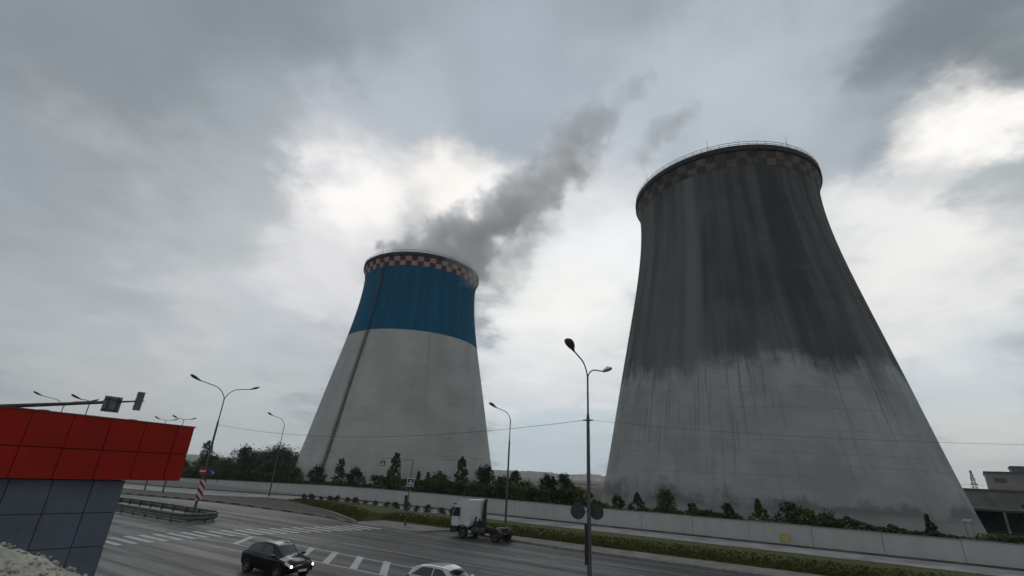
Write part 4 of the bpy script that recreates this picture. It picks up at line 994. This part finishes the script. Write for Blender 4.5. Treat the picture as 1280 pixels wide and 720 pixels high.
# far ridge and town
b = MB(); n = 700; vs = []
for j, (D, k) in enumerate(((2700, 0.), (2850, .55), (3100, 1.), (3400, .8), (3800, 0.))):
    for i in range(n):
        a = -1.3 + 2.6*i/(n-1); x, y = az(a, D); hh = 14 + 8*mnoise.noise(Vector((a*2.2, 0, 0))) + 5*mnoise.noise(Vector((a*9, 3, 0))) + 2.5*mnoise.noise(Vector((a*45, 7, j)))
        if -.02 < a < .10: hh += 5
        vs.append((x, y, -13 + (hh*1.3 + 1 + 5*mnoise.noise(Vector((a*160, 1, j))))*k))
b.add(vs, [(j*n+i, j*n+i+1, (j+1)*n+i+1, (j+1)*n+i) for j in range(4) for i in range(n-1)], 0, True)
tag(b.build('hills', M['hill']), kind='structure')
fw_ = mat('far_white_walls', (.55, .53, .53), .9, .15, .05)
for lb, x, D, w, h in [('pale distant apartment block, widest of the far row, just off the lamp pole', 9.05, 1950, 36, 23), ('pale distant apartment block at the tower end of the far row', 10.55, 2000, 40, 25), ('tall pale distant block behind the lamp pole', 9.75, 2080, 27, 28), ('low pale distant block at the start of the far row', 8.2, 1900, 44, 18)]:
    px, py = az(math.radians(x), D); block('apartment_block', lb, px, py, w, 20, h, -math.radians(x), fw_, -13, 'distant apartment blocks', 6, 8, False)
px, py = az(math.radians(7.9), 480); block('brick_house', 'long low reddish building far off beyond the dense clump', px, py, 46, 12, 10.6, -math.radians(8), mat('dull_pink', (.42, .31, .30), .9, .15, .1), -12, None, 2, 10, False)

# ------------------------------------------------------------------ steam plume (a volume)
PL = [(-38, 184.5, 82, 11), (-50, 184, 85, 9), (-27, 181, 84, 9), (-56, 186.5, 90, 6.5), (-46.5, 189, 97, 7.5), (-35.7, 191.7, 101.5, 10.5), (-22, 193.8, 109, 12.5), (-20, 194, 97, 12), (-7.5, 194.9, 118, 13), (1.6, 195, 127, 14), (11, 194.7, 136, 12.5), (20.5, 193.9, 148.5, 12.5), (26.4, 193.2, 162, 11), (34.3, 192, 168, 13.5), (40.5, 190.4, 174, 8.5)]
WI = [(-16, 171, 79, 9), (-24, 166, 80, 8), (-60, 184, 84, 8), (46, 190, 180, 9), (51.3, 188.4, 186, 9), (58.3, 186.1, 193.9, 10), (64, 184, 199, 7), (60.8, 184.3, 151, 10), (66, 183, 158, 10), (72.1, 181.6, 163, 11), (78, 179.4, 169.5, 9), (84, 177, 174, 7), (30, 193, 150, 14), (36, 192, 178, 12), (20, 194.2, 119, 10), (4.4, 195, 105, 11), (-1.5, 195, 91, 13), (-9, 194.8, 80, 9), (7, 194.9, 92, 9)]
bm = bmesh.new()
for x, y, z, r in PL + WI:
    for a in range(8):
        for e in (-50, 0, 50):
            q = r*1.35 + 3; ce = math.cos(math.radians(e))
            bm.verts.new((x + q*ce*math.cos(a*PI/4), y + q*ce*math.sin(a*PI/4), z + q*math.sin(math.radians(e))))
h = bmesh.ops.convex_hull(bm, input=list(bm.verts))
bmesh.ops.delete(bm, geom=[v for v in bm.verts if not v.link_faces], context='VERTS')
bmesh.ops.recalc_face_normals(bm, faces=bm.faces)
me = bpy.data.meshes.new('steam_plume'); bm.to_mesh(me); bm.free()
m = bpy.data.materials.new('steam'); m.use_nodes = True; t = NT(m.node_tree); t.N.remove(t.N['Principled BSDF'])
o_ = t.obj(); nz = t.noise(o_, .045, 3, .6, 'Color'); nz2 = t.noise(o_, .16, 4, .62, 'Color')
wp = t.vm('ADD', o_, t.scale(t.vm('SUBTRACT', nz, (.5, .5, .5)), 26.)); wp = t.vm('ADD', wp, t.scale(t.vm('SUBTRACT', nz2, (.5, .5, .5)), 10.))
def field(pts):
    acc = None
    for x, y, z, r in pts:
        d = t.vm('DISTANCE', wp, (x, y, z), out=1); k = t.math('SUBTRACT', 1., t.math('DIVIDE', d, r*1.22))
        acc = k if acc is None else t.math('SMOOTH_MAX', acc, k, .25)
    return acc
n3 = t.noise(o_, .11, 6, .62)
f1 = t.ss(t.math('SUBTRACT', field(PL), t.math('MULTIPLY', t.math('SUBTRACT', n3, .5), 1.75)), .08, .55)
f2 = t.ss(t.math('SUBTRACT', field(WI), t.math('MULTIPLY', n3, 1.1)), -.35, .40)
den = t.math('ADD', t.math('MULTIPLY', f1, t.ss(t.sep(o_)[2], 95., 165., .165, .065)), t.math('MULTIPLY', f2, .07))
pv = t.n('ShaderNodeVolumePrincipled'); pv.inputs['Color'].default_value = (.95, .955, .965, 1); pv.inputs['Anisotropy'].default_value = .2; t.val(pv.inputs['Density'], den)
t.L.new(pv.outputs[0], t.N['Material Output'].inputs['Volume'])
me.materials.append(m); o = bpy.data.objects.new('steam_plume', me); COL.objects.link(o); tag(o, 'grey billowing steam drifting up from the blue banded tower', 'steam', kind='stuff')

# ------------------------------------------------------------------ air
b = MB(); b.box((0, 0, 105), (8200, 8200, 240)); m = bpy.data.materials.new('haze'); m.use_nodes = True; t = NT(m.node_tree); t.N.remove(t.N['Principled BSDF'])
pv = t.n('ShaderNodeVolumePrincipled'); pv.inputs['Color'].default_value = (.93, .96, 1, 1); pv.inputs['Density'].default_value = .00014; pv.inputs['Anisotropy'].default_value = .3
t.L.new(pv.outputs[0], t.N['Material Output'].inputs['Volume'])
tag(b.build('haze', m), 'thin damp haze over the whole scene', kind='stuff')
# ------------------------------------------------------------------ sky
w = bpy.data.worlds.new('World'); scene.world = w; w.use_nodes = True; t = NT(w.node_tree)
bg = t.N['Background']; bg.inputs['Strength'].default_value = .1
SUN_EL, SUN_AZ = math.radians(36), math.radians(-20)
sky = t.n('ShaderNodeTexSky', sky_type='NISHITA'); sky.sun_disc = False; sky.sun_elevation = SUN_EL; sky.sun_rotation = SUN_AZ; sky.dust_density = 3
d = t.vm('NORMALIZE', t.n('ShaderNodeTexCoord').outputs['Generated'])
X = t.sep(d); pz = t.math('ADD', t.math('MAXIMUM', X[2], 0.), .22)
pl_ = t.comb(t.math('DIVIDE', X[0], pz), t.math('DIVIDE', X[1], pz), 0.)
wa = t.noise(pl_, 1.3, 4, .55, 'Color'); wb_ = t.noise(pl_, 4.2, 5, .6, 'Color')
flat = t.n('ShaderNodeVectorMath', operation='MULTIPLY'); t.L.new(t.vm('ADD', t.scale(t.vm('SUBTRACT', wa, (.5, .5, .5)), .36), t.scale(t.vm('SUBTRACT', wb_, (.5, .5, .5)), .30)), flat.inputs[0]); flat.inputs[1].default_value = (1, 1, .55)
wd = t.vm('NORMALIZE', t.vm('ADD', d, flat.outputs[0]))
def lin_(c): return tuple(((x/255 + .055)/1.055)**2.4 if x > 10 else x/255/12.92 for x in c)
CL = [  # cloud deck: direction, sRGB tone, tightness
 ((-.682, .501, .533), (116, 125, 133), 30), ((-.471, .565, .677), (110, 124, 131), 30), ((-.721, .607, .335), (134, 143, 153), 40), ((-.601, .694, .397), (174, 181, 186), 40),
 ((-.634, .753, .175), (166, 172, 180), 90), ((-.661, .744, .094), (175, 179, 180), 90), ((-.46, .862, .214), (178, 185, 193), 90), ((-.471, .881, .042), (178, 186, 190), 90),
 ((-.34, .782, .523), (250, 248, 247), 95), ((-.144, .812, .566), (246, 243, 241), 120), ((-.381, .844, .377), (212, 213, 218), 60), ((-.235, .711, .663), (168, 178, 190), 130), ((-.491, .655, .574), (158, 167, 176), 50),
 ((.097, .994, .049), (184, 200, 209), 90), ((.092, .971, .223), (214, 217, 221), 60), ((.194, .868, .458), (232, 234, 238), 70), ((-.024, .663, .748), (164, 175, 188), 40), ((.227, .707, .67), (178, 189, 201), 50),
 ((.421, .605, .676), (180, 190, 199), 50), ((.586, .499, .638), (108, 121, 131), 110), ((.657, .437, .614), (84, 97, 103), 60), ((.595, .561, .576), (122, 134, 145), 150), ((.537, .626, .565), (160, 170, 181), 110),
 ((.684, .512, .52), (285, 281, 276), 260), ((.64, .555, .53), (248, 246, 244), 260), ((.697, .571, .434), (140, 152, 158), 220), ((.671, .643, .37), (240, 239, 238), 60), ((.691, .696, .193), (198, 208, 215), 70), ((.701, .71, .066), (203, 207, 206), 90), ((.60, .68, .43), (230, 231, 233), 110),
 ((-.377, .772, .512), (238, 237, 238), 140), ((-.062, .84, .54), (244, 244, 246), 140), ((-.35, .73, .587), (170, 177, 189), 120), ((.49, .57, .66), (160, 171, 181), 120), ((.62, .515, .593), (110, 122, 132), 150), ((-.72, .65, .24), (165, 172, 178), 60), ((-.55, .81, .21), (190, 194, 199), 60), ((.17, .80, .575), (205, 208, 214), 120),
 ((.0, .2, .98), (140, 150, 160), 8), ((-.95, .1, .3), (150, 158, 166), 8), ((.95, .1, .3), (165, 172, 180), 8), ((.65, .69, .30), (233, 232, 231), 80), ((.098, .945, .31), (238, 240, 239), 80),
 ((0, -1, .25), (173, 177, 179), 5), ((0, -.7, .7), (156, 160, 165), 5)]
num = None; dn = None
for dv, c, k in CL:
    L_ = Vector(dv).normalized(); dot = t.vm('DOT_PRODUCT', wd, tuple(L_), out=1)
    wgt = t.math('EXPONENT', t.math('MULTIPLY', t.math('SUBTRACT', dot, 1.), float(k*4. if k > 20 else k)))
    if k > 20: wgt = t.math('ADD', wgt, 0.)
    col = t.scale(tuple(q*w_ for q, w_ in zip(lin_(c), (1.02, 1.01, .985))), wgt)
    num = col if num is None else t.vm('ADD', num, col); dn = wgt if dn is None else t.math('ADD', dn, wgt)
deck = t.scale(num, t.math('DIVIDE', 1., t.math('MAXIMUM', dn, 1e-6)))
tx = t.noise(pl_, 3.2, 6, .6); tx2 = t.noise(t.comb(X[0], X[1], t.math('MULTIPLY', X[2], 3.2)), 5., 5, .55)
gain = t.math('ADD', .855, t.math('ADD', t.math('MULTIPLY', tx, .19), t.math('MULTIPLY', tx2, .10)))
deck = t.scale(deck, t.math('MULTIPLY', gain, 11.5))
fin = t.vm('ADD', t.scale(deck, .985), t.scale(sky.outputs[0], .008))
t.L.new(fin, bg.inputs['Color'])
sl_ = bpy.data.lights.new('sun', 'SUN'); sl_.energy = .5; sl_.angle = math.radians(35); sl_.color = (1, .96, .9); so = bpy.data.objects.new('sun', sl_); COL.objects.link(so)
sd = Vector((math.sin(SUN_AZ)*math.cos(SUN_EL), math.cos(SUN_AZ)*math.cos(SUN_EL), math.sin(SUN_EL))); so.rotation_euler = sd.to_track_quat('Z', 'Y').to_euler()

# ------------------------------------------------------------------ camera
f, p_, r_ = 586.3, .37317, .052834
fw = Vector((0, math.cos(p_), math.sin(p_))); up = Vector((0, -math.sin(p_), math.cos(p_))); rt = Vector((1, 0, 0))
rt, up = rt*math.cos(r_) + up*math.sin(r_), up*math.cos(r_) - rt*math.sin(r_)
cd = bpy.data.cameras.new('camera'); cd.sensor_width = 36; cd.lens = 36*f/1280; cd.clip_end = 20000; cd.clip_start = .1
co = bpy.data.objects.new('camera', cd); COL.objects.link(co)
co.matrix_world = Matrix(((rt.x, up.x, -fw.x, 0), (rt.y, up.y, -fw.y, 0), (rt.z, up.z, -fw.z, 6.0), (0, 0, 0, 1)))
scene.camera = co
vs_ = scene.view_settings; scene.display_settings.display_device = 'sRGB'; vs_.view_transform = 'Standard'; vs_.look = 'None'; vs_.exposure = 0; vs_.gamma = 1; vs_.use_curve_mapping = False
scene.render.resolution_x, scene.render.resolution_y = 1024, 576
cy_ = scene.cycles; cy_.volume_step_rate = .35; cy_.volume_max_steps = 256; cy_.volume_bounces = 4; cy_.max_bounces = 6; cy_.diffuse_bounces = 3; cy_.glossy_bounces = 3
